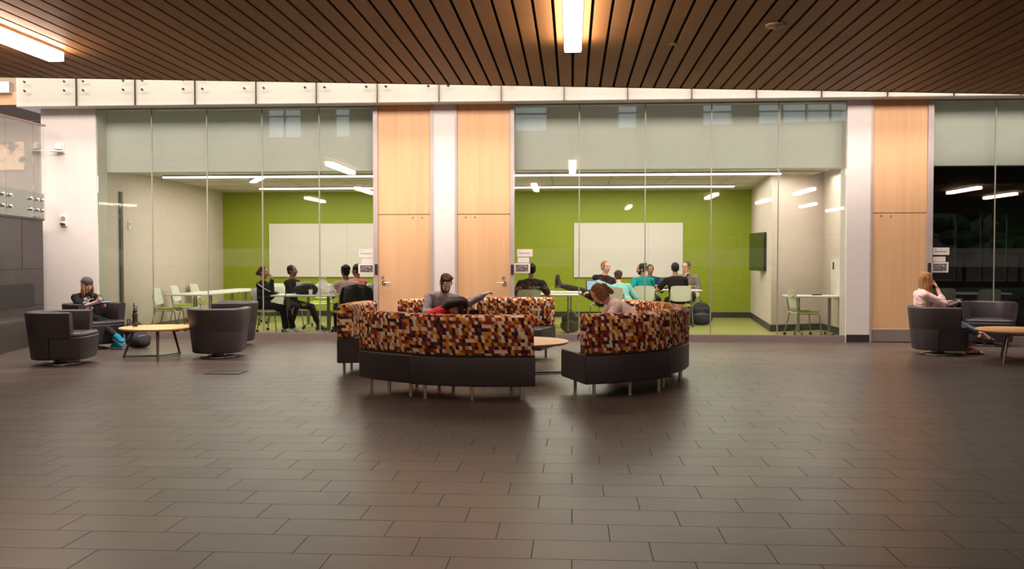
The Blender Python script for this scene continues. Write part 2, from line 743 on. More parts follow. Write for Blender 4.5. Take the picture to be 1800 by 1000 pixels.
HT = fz(900, 183)                       # underside of the white fascia
xc0, xc1 = fx(75), fx(171)              # left white pier
xg1 = fx(657)
d1a, d1b = fx(665), fx(757)
xm0, xm1 = fx(763), fx(800)
d2a, d2b = fx(804), fx(897)
xg2, xg3 = fx(904), fx(1487)
xp0, xp1 = fx(1487), fx(1528)
d3a, d3b = fx(1532), fx(1628)
xg4, xg5 = fx(1638), 13.5
SILL = .10

struct('wall_pier_left', MB().box(xc0, xc1, FY, FY + .7, 0, HT + .2), M_WHITE)
struct('wall_pier_middle', MB().box(xm0, xm1, FY - .02, FY + .3, 0, HT + .2), M_WHITE)
struct('wall_pier_right', MB().box(xp0, xp1, FY - .03, FY + .35, 0, HT + .2), M_WHITE)
mb = MB().box(xp0 + .01, xp1 - .0, FY - .045, FY - .03, 0, .13)
struct('baseboard_right', mb, M_DARKB)
struct('baseboard_middle', MB().box(xm0, xm1, FY - .035, FY - .02, 0, .13), M_DARKB)
struct('baseboard_left', MB().box(xc0, xc1, FY - .015, FY, 0, .13), M_DARKB)

# upper fascia
fzb_ = HT
struct('wall_fascia', MB().box(fx(33, FY - .28), 14, FY - .28, FY + .6, HT, 5.3), M_CREAM)
struct('trim_2', MB().box(fx(33, FY - .3), 14, FY - .29, FY - .28, HT, HT + .012), mat('shadow_gap', C(150, 142, 130), .6))
# upper storey wall above fascia
struct('wall_upper', MB().box(-9.2, 14, FY + .6, FY + .8, 5.3, 10.4), M_CREAM)

# glass balustrade of the upper floor, hung in front of the fascia on steel studs
YB = FY - .36
bal = thing('glass_balustrade', 'frameless glass balustrade panels with steel studs in front of white upper fascia', 'balustrade', (0, YB, 0))
jx = [fx(p, YB) for p in (33, 135, 238, 343, 450, 556, 663)]
step = jx[-1] - jx[-2]
while jx[-1] < 13:
    jx.append(jx[-1] + 1.07)
zs1 = W(150, 158.5, YB).z
zs0 = W(150, 142.5, YB).z
zb = W(135, 176, YB).z
for i in range(len(jx) - 1):
    p = MB().box(jx[i] + .008, jx[i + 1] - .008, -.012, .0, zb - .02, 5.9).build('glass_panel', M_CLEAR, bal)
    # dark joint strip behind the gap
    if i:
        MB().box(jx[i] - .006, jx[i] + .006, .03, .075, HT + .004, 5.3).build('joint', mat('joint_dark', C(70, 66, 62), .7), bal)
    for sx in (jx[i] + .17, jx[i + 1] - .17):
        for z in (zs0, zs1):
            s = MB().lathe([(.026, 0), (.028, .004), (.028, .016), (.02, .022)], n=14)
            for q in range(len(s.v)):
                x, y, zz = s.v[q]
                s.v[q] = V((sx + x, -.012 - zz, z + y))
            s.build('stud', M_CHROME, p, smooth=True)

# glazing of the rooms
def glazing(name, x0, x1, joints):
    fr = MB()
    fr.box(x0, x1, FY + .0, FY + .10, 0, SILL)
    fr.box(x0, x1, FY + .02, FY + .06, SILL, SILL + .012)
    fr.box(x0, x1, FY + .02, FY + .08, HT - .015, HT + .05)
    w = struct(name, fr, mat('sill_metal', C(150, 134, 128), .45, .3))
    xs = [x0] + joints + [x1]
    for i in range(len(xs) - 1):
        MB().box(xs[i] + .006, xs[i + 1] - .006, FY + .034, FY + .046, SILL + .012, HT - .015).build('glass_pane', M_GLASS, w)
    for x in joints:
        MB().box(x - .009, x + .009, FY + .03, FY + .050, SILL, HT - .015).build('silicone_joint', mat('pale_silicone', C(158, 154, 142), .5), w)
    return w
glazing('window_1', xc1, xg1, [fx(p) for p in (267, 364, 461, 561)])
glazing('window_2', xg2, xg3, [fx(p) for p in (1018, 1134, 1250, 1368)])
jj = [fx(1749)]
while jj[-1] < 12:
    jj.append(jj[-1] + 1.15)
glazing('window_3', xg4, xg5, jj)

# doors: full height maple leaf and overpanel in aluminium frame
def wood_door(name, x0, x1, f0, f1, hinge_left, lever=True, sx=0):
    fr = MB().box(f0, x0, FY - .03, FY + .08, 0, HT + .02).box(x1, f1, FY - .03, FY + .08, 0, HT + .02)
    d = struct(name, fr, M_ALU)
    seam = fz((x0 + x1) / 2, 450)
    zse = fz(710, 377)
    MB().box(x0 + .004, x1 - .004, FY - .005, FY + .04, .012, zse - .006).build('door_leaf', M_VENEER, d)
    MB().box(x0 + .004, x1 - .004, FY - .005, FY + .04, zse + .006, HT + .01).build('overpanel', M_VENEER, d)
    MB().box(x0, x1, FY + .04, FY + .05, 0, HT).build('backing', mat('seam_dark', C(60, 44, 34), .8), d)
    MB().box(x0 + .006, x1 - .006, FY - .011, FY - .005, .02, .225).build('kick_plate', M_STEEL, d, bevel=.002)
    bx = (x0 if hinge_left else x0 + .06)
    for k in (.15, .31):
        q = (x1 - k) if hinge_left else (x0 + k)
        MB().tube([(q, FY - .004, zse - .05), (q, FY - .014, zse - .05)], .011, 12).build('bolt_cap', M_CHROME, d, smooth=True)
    if lever:
        sgn = 1 if hinge_left else -1
        lx = (x0 + .10) if hinge_left else (x1 - .10)
        z = fz(700, 497)
        MB().tube([(lx - sgn * .0, FY - .005, z), (lx, FY - .018, z)], .034, 20).tube([(lx, FY - .018, z), (lx, FY - .06, z)], .012, 12).tube(
            [(lx, FY - .055, z), (lx + sgn * .02, FY - .062, z), (lx + sgn * .13, FY - .062, z + .002)], [.013, .013, .009], 12).build('lever_handle', M_CHROME, d, smooth=True)
        z = fz(700, 487)
        MB().tube([(lx - .02, FY - .005, z), (lx - .02, FY - .022, z)], [.026, .022], 20).build('deadbolt', M_STEEL, d, smooth=True)
    return d
wood_door('door_1', d1a, d1b, xg1, xm0, True)
wood_door('door_2', d2a, d2b, xm1, xg2, False)
wood_door('door_3', d3a, d3b, xp1, xg4, False, lever=False)

# ------------------------------------------------------------------ study rooms
BF = FY + .30                           # bulkhead face
BZ = fz(800, 299, BF)
def xr(px, Y):
    return W(px, 450, Y).x
lw0 = (xr(190, BF), BF)
lw1 = (xr(392, BY), BY)
NX0, NX1, NY, NY1 = xr(1356, 18.05), 4.99, 18.05, 18.6     # nook in the right room
rw = xr(1484, BF) + .02
struct('floor_study', MB().box(-9.6, 14, FY + .04, BY + .4, -.2, .0), M_GREENF)
mb = MB().box(-9.0, xm0, BY, BY + .15, 0, 4.2)
mb.box(xm1, 4.35, BY, BY + .15, 0, 4.2)
struct('wall_green', mb, M_GREEN)
# left room side wall (slightly splayed) and returns beside the glass
mb = MB().prism([(lw0[0], lw0[1]), (lw1[0], lw1[1] + .1), (lw1[0] - .3, lw1[1] + .1), (lw0[0] - .3, lw0[1])], 0, 4.3)
struct('wall_study_left', mb, M_BEIGE)
struct('wall_return_left', MB().prism([(xc1, FY + .06), (lw0[0], BF), (lw0[0] - .3, BF), (xc1 - .2, FY + .06)], 0, 4.3), M_CREAM)
struct('wall_party_middle', MB().box(xm0, xm1, FY + .1, BY, 0, 4.3), M_BEIGE)
# right room: projecting wall, nook and side wall
mb = MB().prism([(NX0, NY), (NX1, NY1), (NX1 + .1, BY), (xr(1320, BY), BY)], 0, 4.3)
struct('wall_study_right', mb, M_BEIGE)
mb = MB().prism([(NX1, NY1), (NX1, FY + .07), (NX1 + .09, FY + .07), (NX1 + .09, NY1)], 0, 4.3)
struct('wall_nook', mb, M_BEIGE)
# baseboards
mb = MB().box(-8.9, xm0, BY - .012, BY, 0, .13).box(xm1, 4.3, BY - .012, BY, 0, .13)
struct('baseboard_green', mb, M_DARKB)
def strip(a, b, t, z0, z1):
    a, b = V((a[0], a[1], 0)), V((b[0], b[1], 0))
    d = (b - a).normalized()
    nn = V((-d.y, d.x, 0)) * t
    return [(a.x, a.y), (b.x, b.y), (b.x + nn.x, b.y + nn.y), (a.x + nn.x, a.y + nn.y)]
mb = MB().prism(strip((xr(1320, BY), BY), (NX0, NY), -.012, 0, 0), 0, .13)
mb.prism(strip((NX0, NY), (NX1, NY1), -.012, 0, 0), 0, .13)
mb.prism(strip((NX1, NY1), (NX1, FY + .07), -.012, 0, 0), 0, .13)
struct('baseboard_nook', mb, M_DARKB)
struct('baseboard_study_left', MB().prism(strip(lw0, lw1, -.012, 0, 0), 0, .10), mat('pale_base', C(120, 118, 104), .6))
# bulkheads and ceilings
struct('wall_bulkhead', MB().box(xc1 - .1, xm0, BF, BF + .25, BZ, HT + .2).box(xm1, xp0 + .02, BF, BF + .25, BZ, HT + .2), mat('bulkhead_paint', C(214, 212, 202), .7, var=.02))
def study_ceiling(name, x0, x1):
    mb = MB().box(x0, x1, BF + .04, BY + .05, RC, RC + .05)
    c = struct(name, mb, M_CEILT)
    g = MB()
    y = BF + .55
    while y < BY:
        g.box(x0, x1, y - .006, y + .006, RC - .003, RC)
        y += 1.22
    x = x0 + .4
    while x < x1:
        g.box(x - .006, x + .006, BF, BY, RC - .003, RC)
        x += 1.22
    g.build('grid', mat('ceiling_groove', C(120, 112, 98), .8), c)
    return c
study_ceiling('ceiling_study_left', lw1[0] - .2, xm0)
study_ceiling('ceiling_study_right', xm1, xp0 + .1)
# linear pendants in the rooms
def linear_lamp(x0, x1, y, label, w=.09, z=RC - .036, ang=0):
    t = thing('linear_lamp', label, 'ceiling light', ((x0 + x1) / 2, y, z), ang, 'linear lamps in the study rooms')
    L = (x1 - x0) / 2
    MB().box(-L, L, -w / 2 - .01, w / 2 + .01, 0, .03).build('housing', M_ALU, t)
    MB().box(-L + .01, L - .01, -w / 2, w / 2, -.025, 0).build('diffuser', M_RLAMP, t)
for side, a, b in (('left', xr(300, 17.9), xm0 - .1), ('right', xm1 + .1, xr(1366, 17.9))):
    linear_lamp(a, b, 17.6, 'long white linear ceiling lamp nearest the glass in the %s study room' % side)
    linear_lamp(a + (.9 if side == 'left' else 0), b - (0 if side == 'left' else .35), 20.6, 'long white linear ceiling lamp nearest the green wall in the %s study room' % side)
linear_lamp(-7.0, -5.9, 18.3, 'short white slanting ceiling lamp in the left study room', .12, RC - .04, R(-62))
vent = thing('ceiling_vent', 'long grey slot air vent in the ceiling of the right study room above the nook', 'vent', (xr(1410, 17.5), 17.5, RC))
MB().box(-.45, .45, -.14, .14, -.012, 0).build('frame', M_CEILT, vent)
MB().box(-.42, .42, -.10, .10, -.016, -.012).build('grille', mat('vent_grey', C(120, 112, 98), .8), vent)

# third room, unlit: its dimness is put into the wall, ceiling and floor colours
dk = mat('unlit_tone_wall', C(52, 58, 40), .8)
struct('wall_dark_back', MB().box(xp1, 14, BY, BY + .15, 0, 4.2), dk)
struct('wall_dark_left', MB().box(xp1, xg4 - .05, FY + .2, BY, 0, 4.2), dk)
struct('ceiling_dark', MB().box(xp1, 14, BF + .2, BY, 3.2, 3.3), mat('unlit_tone_ceiling', C(40, 36, 28), .8))
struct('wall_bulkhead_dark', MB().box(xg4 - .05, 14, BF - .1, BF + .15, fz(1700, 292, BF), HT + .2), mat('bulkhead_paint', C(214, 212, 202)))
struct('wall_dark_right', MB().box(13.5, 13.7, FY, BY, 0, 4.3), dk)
struct('floor_dark', MB().box(xp1, 13.6, FY + .06, BY, .0, .004), mat('unlit_tone_floor', C(34, 36, 24), .6))  # thin sheet over the green floor, coloured as dark as unlit

# ------------------------------------------------------------------ whiteboards, screen, cabinet
def board(name, label, x0, x1, z0, z1, seams):
    t = thing(name, label, 'whiteboard', ((x0 + x1) / 2, BY - .03, z0), 0)
    h = (x1 - x0) / 2
    MB().box(-h, h, 0, .028, 0, z1 - z0).build('panel', M_BOARD, t)
    MB().box(-h, h, -.006, .028, -.014, 0).build('tray', M_ALU, t)
    for s in seams:
        MB().box(s - (x0 + x1) / 2 - .003, s - (x0 + x1) / 2 + .003, -.002, 0, 0, z1 - z0).build('seam', M_ALU, t)
zt, zbt = fz(560, 393, BY - .03), fz(560, 486, BY - .03)
board('whiteboard', 'wide whiteboard on the green wall behind four seated people in left study room', xr(474, BY), xr(474, BY) + 3.0, zbt, zt, [xr(610, BY)])
board('whiteboard', 'wide whiteboard on the green wall of the right study room above the study group', xr(1009, BY), xr(1200, BY), zbt, zt, [xr(1139, BY)])

tv = thing('wall_screen', 'dark flat screen on the angled wall beside the nook', 'screen', (xr(1335, 19.5) - .02, 19.5, 1.17), R(4))
MB().box(-.045, .0, -.58, .58, 0, .80).build('screen_housing', mat('screen_black', C(20, 26, 20), .15), tv, bevel=.008)
MB().box(-.049, -.046, -.555, .555, .03, .77).build('display', mat('screen_glass', C(14, 34, 20), .05), tv)
MB().box(0, .06, -.15, .15, .25, .55).build('bracket', M_DARKB, tv)

cab = thing('wall_board', 'pale white board panel with two dark handles above the nook desk', 'board', (NX1 - .03, 17.05, 1.0), 0)
MB().box(-.02, 0, -.75, .75, -.3, .42).build('panel', M_BOARD, cab)
for y in (.55, -.35):
    MB().box(-.04, -.02, y - .012, y + .012, .22, .36).build('handle', M_DARKB, cab)

# side door post and thermostat of left room
struct('door_4', MB().box(lw0[0] - .02, lw0[0] + .03, BF + .45, BF + .52, 0, fz(213, 337, BF + .5)), mat('dark_frame', C(96, 100, 92), .5))
th = thing('thermostat', 'small white wall control beside the dark post in left study room', 'wall control', (lw0[0] + (lw1[0] - lw0[0]) * .85 / (BY - BF) - .002, BF + .85, 1.98))
MB().box(0, .03, -.04, .04, 0, .16).build('housing', M_WHITE, th, bevel=.005)
MB().box(.03, .034, -.02, .02, .09, .13).build('dial', mat('sensor_grey', C(150, 146, 140), .4), th)
del th

# ------------------------------------------------------------------ signs beside the doors
inkm = mat('ink', C(96, 70, 70), .7)
photom = None
def photo_mat():
    n = N('printed_photo')
    co = n.coords()
    f = n.noise(co, 30, 5, .7)
    c = n.ramp(f, [(.35, C(60, 52, 56)), (.5, C(110, 96, 92)), (.62, C(190, 182, 176))])
    n.principled(c, .5)
    return n.m
photom = photo_mat()
paper = mat('white_paper', C(236, 224, 218), .7, var=.01)
def signs(px_sign, px_small, px_frame, px_reader, where):
    Y = FY + .020
    x0, y0, x1, y1 = px_sign
    a, b = W(x0, y1, Y), W(x1, y0, Y)
    t = thing('room_sign', 'white group study sign on the glass, top one %s' % where, 'sign', (a.x, Y, a.z))
    MB().box(0, b.x - a.x, 0, .006, 0, b.z - a.z).build('plate', paper, t)
    w = b.x - a.x
    text('lettering', 'GROUP STUDY', .030, inkm, t, (.025, -.001, (b.z - a.z) * .38))
    text('room_number', '100', .022, inkm, t, (.025, -.001, (b.z - a.z) * .70))
    x0, y0, x1, y1 = px_small
    a, b = W(x0, y1, Y), W(x1, y0, Y)
    t = thing('notice_card', 'small white notice card under the group study sign %s' % where, 'sign', (a.x, Y, a.z))
    MB().box(0, b.x - a.x, 0, .006, 0, b.z - a.z).build('card', paper, t)
    x0, y0, x1, y1 = px_frame
    a, b = W(x0, y1, Y), W(x1, y0, Y)
    w, h = b.x - a.x, b.z - a.z
    t = thing('framed_print', 'white framed landscape print on the glass %s' % where, 'frame', (a.x, Y, a.z))
    MB().box(0, w, -.012, .006, 0, h).build('frame', paper, t, bevel=.004)
    MB().box(.035, w - .035, -.014, -.012, .028, h - .022).build('print', photom, t)
    x0, y0, x1, y1 = px_reader
    a, b = W(x0, y1, FY - .03), W(x1, y0, FY - .03)
    t = thing('card_reader', 'slim black card reader on the aluminium frame %s' % where, 'card reader', (a.x, FY - .05, a.z))
    MB().box(0, b.x - a.x, 0, .022, 0, b.z - a.z).build('housing', M_DARKB, t, bevel=.004)
    MB().box(.012, b.x - a.x - .012, -.002, 0, .02, .03).build('indicator', mat('indicator_red', C(120, 30, 30), .4), t)
signs((631, 438, 656, 452), (636, 455, 655, 463), (630, 464, 659, 481), (659, 464, 664, 482), 'beside the left maple door')
signs((909, 438, 936, 451), (910, 452.5, 930, 461.5), (903.5, 463, 932, 480), (898, 465, 903, 482), 'beside the middle maple door')
signs((1640, 435, 1669, 448), (1640, 451, 1662, 460), (1636, 461, 1667, 479), (1630.5, 462, 1636, 479), 'beside the right maple door')

# ------------------------------------------------------------------ pier devices
p = W(104, 268, FY)
t = thing('wall_camera', 'white wedge shaped camera housing high on the left white pier', 'camera', (p.x, FY, p.z))
mb = MB().prism([(-.03, 0), (.10, 0), (.10, -.08), (.03, -.13), (-.09, -.15), (-.10, -.12)], 0, .03)
mb.build('shade', M_WHITE, t, bevel=.01)
MB().lathe([(.02, 0), (.07, .02), (.06, .10), (.02, .14)], (.02, -.07, .03), n=18).build('housing', M_PLASTIC, t, smooth=True)
MB().box(-.0, .11, -.03, 0, -.02, .15).build('bracket', M_WHITE, t, bevel=.008)
p = W(113, 398, FY)
t = thing('alarm_strobe', 'small white alarm strobe low on the left white pier', 'alarm', (p.x, FY, p.z))
MB().box(-.06, .06, -.035, 0, 0, .20).build('housing', M_WHITE, t, bevel=.006)
MB().tube([(0, -.035, .14), (0, -.045, .14)], .04, 18).build('speaker_cone', mat('sensor_grey', C(150, 146, 140), .4), t, smooth=True)
MB().box(-.05, .05, -.06, -.035, .015, .07).build('strobe_lens', M_CHROME, t, bevel=.01)

# ------------------------------------------------------------------ stair landing on the left
A = G(-60, 640)
B = G(58, 607)
d = (B - A); d.z = 0; d.normalize()
nrm = V((-d.y, d.x, 0))                  # points away to the left
def offp(p, s):
    return (p.x + nrm.x * s, p.y + nrm.y * s)
bl = [(A.x, A.y), (B.x, B.y), offp(B, .5), offp(A, .5)]
bench = thing('stone_bench', 'long dark stone bench at the foot of the stair block on the far left', 'bench', (B.x, B.y, 0))
pl = [(x - B.x, y - B.y) for x, y in bl]
MB().prism(pl, 0, .40).build('plinth', M_STONE, bench, bevel=.004)
MB().prism([(x * 1.0, y) for x, y in pl], .402, .465).build('seat_slab', mat('bench_slab', C(74, 64, 62), .35), bench, bevel=.006)
# stone wall behind the bench
A2 = V((*offp(A, .5), 0)) - d * 1
B2 = V((W(76, 450, FY - .25).x, FY - .25, 0))
zw = W(75, 388, FY - .25).z
zst = W(75, 341, FY - .25).z
wl = [(A2.x, A2.y), (B2.x, B2.y), (B2.x - 3.5, B2.y), (A2.x - 3.5, A2.y)]
struct('wall_stone', MB().prism(wl, 0, zw), M_STONE)
dd = (B2 - A2).normalized()
n2 = V((-dd.y, dd.x, 0))
# niche back panel
rec = thing('niche_panel', 'dark rounded back cushion panel on the stone wall above the stone bench', 'panel', (0, 0, 0))
pa, pb = A2 + dd * .3, A2 + dd * ((B2 - A2).length - .50)
sec = []
mb = MB()
def pl_pt(u, z, o):
    q = pa + (pb - pa) * u
    return V((q.x - n2.x * o, q.y - n2.y * o, z))
ring = []
zlo, zhi = .62, W(40, 498, FY - .7).z
L = (pb - pa).length
pts = [(0, zlo), (1, zlo)]
for k in range(7):
    a_ = k * (pi / 2) / 6
    pts.append((1 - (.12 - .12 * cos(a_)) / L, zhi - .12 + .12 * sin(a_)))
pts.append((0, zhi))
mb.loft([[pl_pt(u, z, .0) for u, z in pts], [pl_pt(u, z, .035) for u, z in pts]])
mb.build('cushion', mat('dark_cushion', C(44, 36, 40), .6), rec)
# stone joints
g = MB()
for z in (.62, 1.25):
    g.bar(pl_pt(-.3, z, 0), B2 + V((-n2.x * .0, -n2.y * .0, z)), .008, .006)
for u in (.15, .55, .9):
    g.bar(pl_pt(u, 1.25, 0), pl_pt(u, zw, 0), .008, .006, V((1, 0, 0)))
struct('trim_3', g, mat('stone_joint', C(34, 28, 28), .6))
# stringer + stair glass guard
gd = thing('stair_guard', 'glass stair guard on grey steel band with round studs above the stone block', 'guard', (B2.x, B2.y, 0))
def sg(s, o, z):
    q = V((0, 0, 0)) - dd * s
    return V((q.x - n2.x * o, q.y - n2.y * o, z))
def sheet(s0, s1, o0, o1, z00, z01, z10, z11):
    "panel between s0 and s1; z at s0 bottom/top, z at s1 bottom/top"
    m = MB()
    m.loft([[sg(s0, o0, z00), sg(s0, o1, z00), sg(s0, o1, z01), sg(s0, o0, z01)], [sg(s1, o0, z10), sg(s1, o1, z10), sg(s1, o1, z11), sg(s1, o0, z11)]])
    return m
sheet(0, 3.2, -.05, .03, zw, zst, zw - .0, zst + .0).build('steel_band', mat('grey_band', C(70, 63, 61), .5, .1), gd)
zg = W(73, 222, FY - .25).z
slope = -.05
gs = [0.0, .52, 1.65, 2.8]
for i in range(3):
    s0, s1 = gs[i] + .006, gs[i + 1] - .006
    g1 = sheet(s0, s1, .045, .057, zw + .03, zg + slope * s0, zw + .03, zg + slope * s1).build('glass_panel', M_CLEAR, gd)
    for s in (s0 + .14, s1 - .14):
        for z in (zst - .12, zst - .30):
            MB().tube([sg(s, .057, z), sg(s, .085, z)], [.034, .028], 14).build('stud', M_CHROME, g1, smooth=True)
m = MB()
m.bar(sg(0, .05, zg + .01), sg(2.8, .05, zg + .01 + slope * 2.8), .05, .03)
m.build('handrail', mat('bronze_rail', C(150, 120, 104), .35, .5), gd)
# wall, wood band, lit sign box and picture beyond the landing
FW = 20.0
struct('wall_far', MB().box(-17, -9.0, FW, FW + .2, 0, 4.55), mat('taupe_paint', C(128, 106, 98), .7))
struct('wall_far_upper', MB().box(-17, -9.0, FW - .3, FW + .2, 4.55, 9.5), mat('upper_beige', C(180, 160, 136), .7))
struct('trim_4', MB().box(-17, -9.0, FW - .34, FW - .3, W(10, 185, FW - .3).z, W(10, 162, FW - .3).z), M_VENEER)
struct('trim_5', MB().box(-17, -9.0, FW - .33, FW - .3, W(10, 212, FW - .3).z, W(10, 186, FW - .3).z), mat('dark_band', C(50, 40, 38), .6))
a, b = W(-60, 163, FW - .5), W(14, 143, FW - .5)
t = thing('lamp_box', 'glowing rectangular lamp box at the upper left edge above the wood band', 'lamp', (a.x, FW - .5, a.z))
MB().box(0, b.x - a.x, .03, .2, 0, b.z - a.z).build('housing', M_ALU, t)
MB().box(.01, b.x - a.x - .01, 0, .03, .01, b.z - a.z - .01).build('diffuser', emit('lamp_box_glow', (1, .86, .76, 1), 2.2), t)
def skin_photo():
    n = N('mural_print')
    co = n.coords()
    f = n.noise(co, 2.4, 3, .5)
    c = n.ramp(f, [(.38, C(90, 70, 66)), (.46, C(196, 148, 120)), (.56, C(214, 172, 146)), (.64, C(176, 160, 130)), (.7, C(70, 62, 64))])
    n.principled(c, .6)
    return n.m
a, b = W(-60, 299, FW - .05), W(42, 249, FW - .05)
t = thing('wall_picture', 'wide blurry flesh toned photo print on the far wall behind the stair glass', 'picture', (a.x, FW - .05, a.z))
MB().box(0, b.x - a.x, 0, .04, 0, b.z - a.z).build('print', skin_photo(), t)
MB().box(0, b.x - a.x, -.006, .0, 0, (b.z - a.z) * .22).build('lower_margin', mat('peach_board', C(214, 170, 140), .6), t)

# ------------------------------------------------------------------ foreground ceiling lamps
HL = .13
def ceil_lamp(x, yend, label, first=[None], length=2.4):
    w = PITCH_P * .96
    if first[0] is None:
        t = thing('ceiling_lamp', label, 'ceiling light', (x, yend, ZC), 0, 'box lamps on the wood ceiling')
        MB().box(-w / 2 - .004, w / 2 + .004, -length, 0, -.03, 0).build('housing', M_ALU, t)
        MB().box(-w / 2, w / 2, -length, 0, -HL, -.03).build('diffuser', M_LAMP, t, bevel=.006)
        first[0] = t
        return t
    return dup(first[0], (x, yend, ZC), 0, label)
p = G(1007, 92, ZC - HL)
ceil_lamp(p.x, p.y, 'glowing white box lamp at the top centre of the wood plank ceiling')
p = G(99, 108, ZC - HL)
ceil_lamp(p.x, p.y, 'glowing white box lamp at the upper left corner of the wood plank ceiling')
for (x, y) in ((-7.0, 2.5), (-1.2, 3.5), (5.1, -1.0), (7.9, 1.2), (13.1, 1.4), (15.6, -1.5), (7.6, -4.0), (-10, -2), (-3, -4), (10.1, -7), (2.5, -8), (-6.5, -8.5), (12.2, -10.5)):
    ceil_lamp(x, y, 'box lamp on the wood ceiling behind the viewer')
p = G(1363, 43, ZC)
t = thing('smoke_detector', 'round pale smoke detector disc on the wood ceiling right of centre', 'smoke detector', (p.x, p.y, ZC))
MB().lathe([(.10, 0), (.10, -.018), (.07, -.03), (.03, -.035)], n=24).build('base_plate', mat('detector_plastic', C(176, 150, 130), .5), t, smooth=True)
MB().lathe([(.028, -.034), (.02, -.05)], n=16).build('sensor_cap', mat('detector_plastic', C(176, 150, 130)), t, smooth=True)
p = G(1184, 77, ZC)
t = thing('sprinkler_cap', 'tiny round brass coloured sprinkler cap on the wood ceiling', 'sprinkler', (p.x, p.y, ZC))
MB().lathe([(.05, 0), (.05, -.008), (.02, -.014)], n=20).build('cover_disc', mat('bronze_cap', C(140, 104, 70), .4), t, smooth=True)

# floor hatch
p = G(398, 655)
t = thing('floor_hatch', 'flat rectangular floor box lid in dark tile between armchair and ring of sofas', 'floor box', (p.x, p.y, 0))
MB().box(-.20, .20, -.16, .16, -.001, .003).build('lid', M_STONE, t)
mb = MB().box(-.215, .215, -.175, -.16, 0, .008).box(-.215, .215, .16, .175, 0, .005).box(-.215, -.2, -.16, .16, 0, .005).box(.2, .215, -.16, .16, 0, .008)
mb.build('rim', mat('hatch_rim', C(60, 34, 30), .5), t)

# ================================================================== FURNITURE
# ---- curved sofa segments
def arc_sofa(label, cx, cy, a0, a1, hide_end=0):
    "a0..a1 degrees around ring centre; the outer face carries the back"
    Ro, Ri = 2.16, 1.42
    am = R((a0 + a1) / 2)
    t = thing('curved_sofa', label, 'sofa', (cx, cy, 0), 0, 'curved sofa segments of the ring')
    n = max(6, int((a1 - a0) / 2.5))
    A = [R(a0 + (a1 - a0) * i / n) for i in range(n + 1)]
    def ringsec(prof, a):
        return [(r * cos(a), r * sin(a), z) for r, z in prof]
    def rounded(r0, r1, z0, z1, rad=.03, top=None):
        pr = []
        top = rad if top is None else top
        for (cx_, cz, s, q) in ((r1 - rad, z0 + rad, -pi / 2, rad), (r1 - top, z1 - top, 0, top), (r0 + top, z1 - top, pi / 2, top), (r0 + rad, z0 + rad, pi, rad)):
            for k in range(4):
                a = s + k * (pi / 2) / 3
                pr.append((cx_ + q * cos(a), cz + q * sin(a)))
        return pr
    # seat/base block with rounded ends
    prof = rounded(Ri, Ro, .145, .45, .022, .03)
    MB().loft([ringsec(prof, a) for a in A]).build('seat_base', M_LEATHER, t, smooth=True, bevel=.012)
    # patterned back
    pr = rounded(Ro - .20, Ro + .0, .455, .86, .02, .055)
    vs = [0]
    for i in range(1, len(pr) + 1):
        q0, q1 = pr[i - 1], pr[i % len(pr)]
        vs.append(vs[-1] + sqrt((q0[0] - q1[0]) ** 2 + (q0[1] - q1[1]) ** 2))
    eps = R(.35)
    A2_ = [R(a0) + eps + (R(a1 - a0) - 2 * eps) * i / n for i in range(n + 1)]
    MB().loft([ringsec(pr, a) for a in A2_], uvs=([a * Ro + 20 for a in A2_], vs[:-1], vs[-1])).build('back_cushion', M_FABRIC, t, smooth=True, bevel=.015)
    MB().loft([ringsec([(Ro - .205, .448), (Ro - .003, .448), (Ro - .003, .458), (Ro - .205, .458)], a) for a in A]).build('piping', M_DARKB, t)
    for a in (R(a0) + .06 , (R(a0) + R(a1)) / 2, R(a1) - .06):
        MB().tube([((Ro - .08) * cos(a), (Ro - .08) * sin(a), 0), ((Ro - .08) * cos(a), (Ro - .08) * sin(a), .15)], [.017, .019], 14).build('leg', M_STEEL, t, smooth=True)
    for a in (R(a0) + .09, R(a1) - .09):
        MB().tube([((Ri + .09) * cos(a), (Ri + .09) * sin(a), 0), ((Ri + .09) * cos(a), (Ri + .09) * sin(a), .15)], [.017, .019], 14).build('leg', M_STEEL, t, smooth=True)
    return t

arc_sofa('curved patterned sofa segment nearest the viewer, between left curve and centre gap', -.85, 11.14, -111.5, -77)
arc_sofa('curved patterned sofa segment at the near left, joined left of the nearest one', -.72, 11.14, -137, -113.5)
arc_sofa('narrow looking patterned sofa segment standing edge on at the left of ring', -.76, 11.4, 160, 193)
arc_sofa('curved patterned sofa segment at back left of the ring, behind young man in grey', -.80, 11.2, 107.5, 140)
arc_sofa('curved patterned sofa segment at back centre of the ring, left of the gap', -.80, 11.2, 75, 106.5)
arc_sofa('curved patterned sofa segment at near right, starting at centre gap', -.62, 11.22, -69.5, -38.5)
arc_sofa('curved patterned sofa segment at the far right end of the ring', -.75, 11.22, -36, 4)
arc_sofa('curved patterned sofa segment at back right, behind girl in pink shirt', -.80, 11.25, 5, 47)

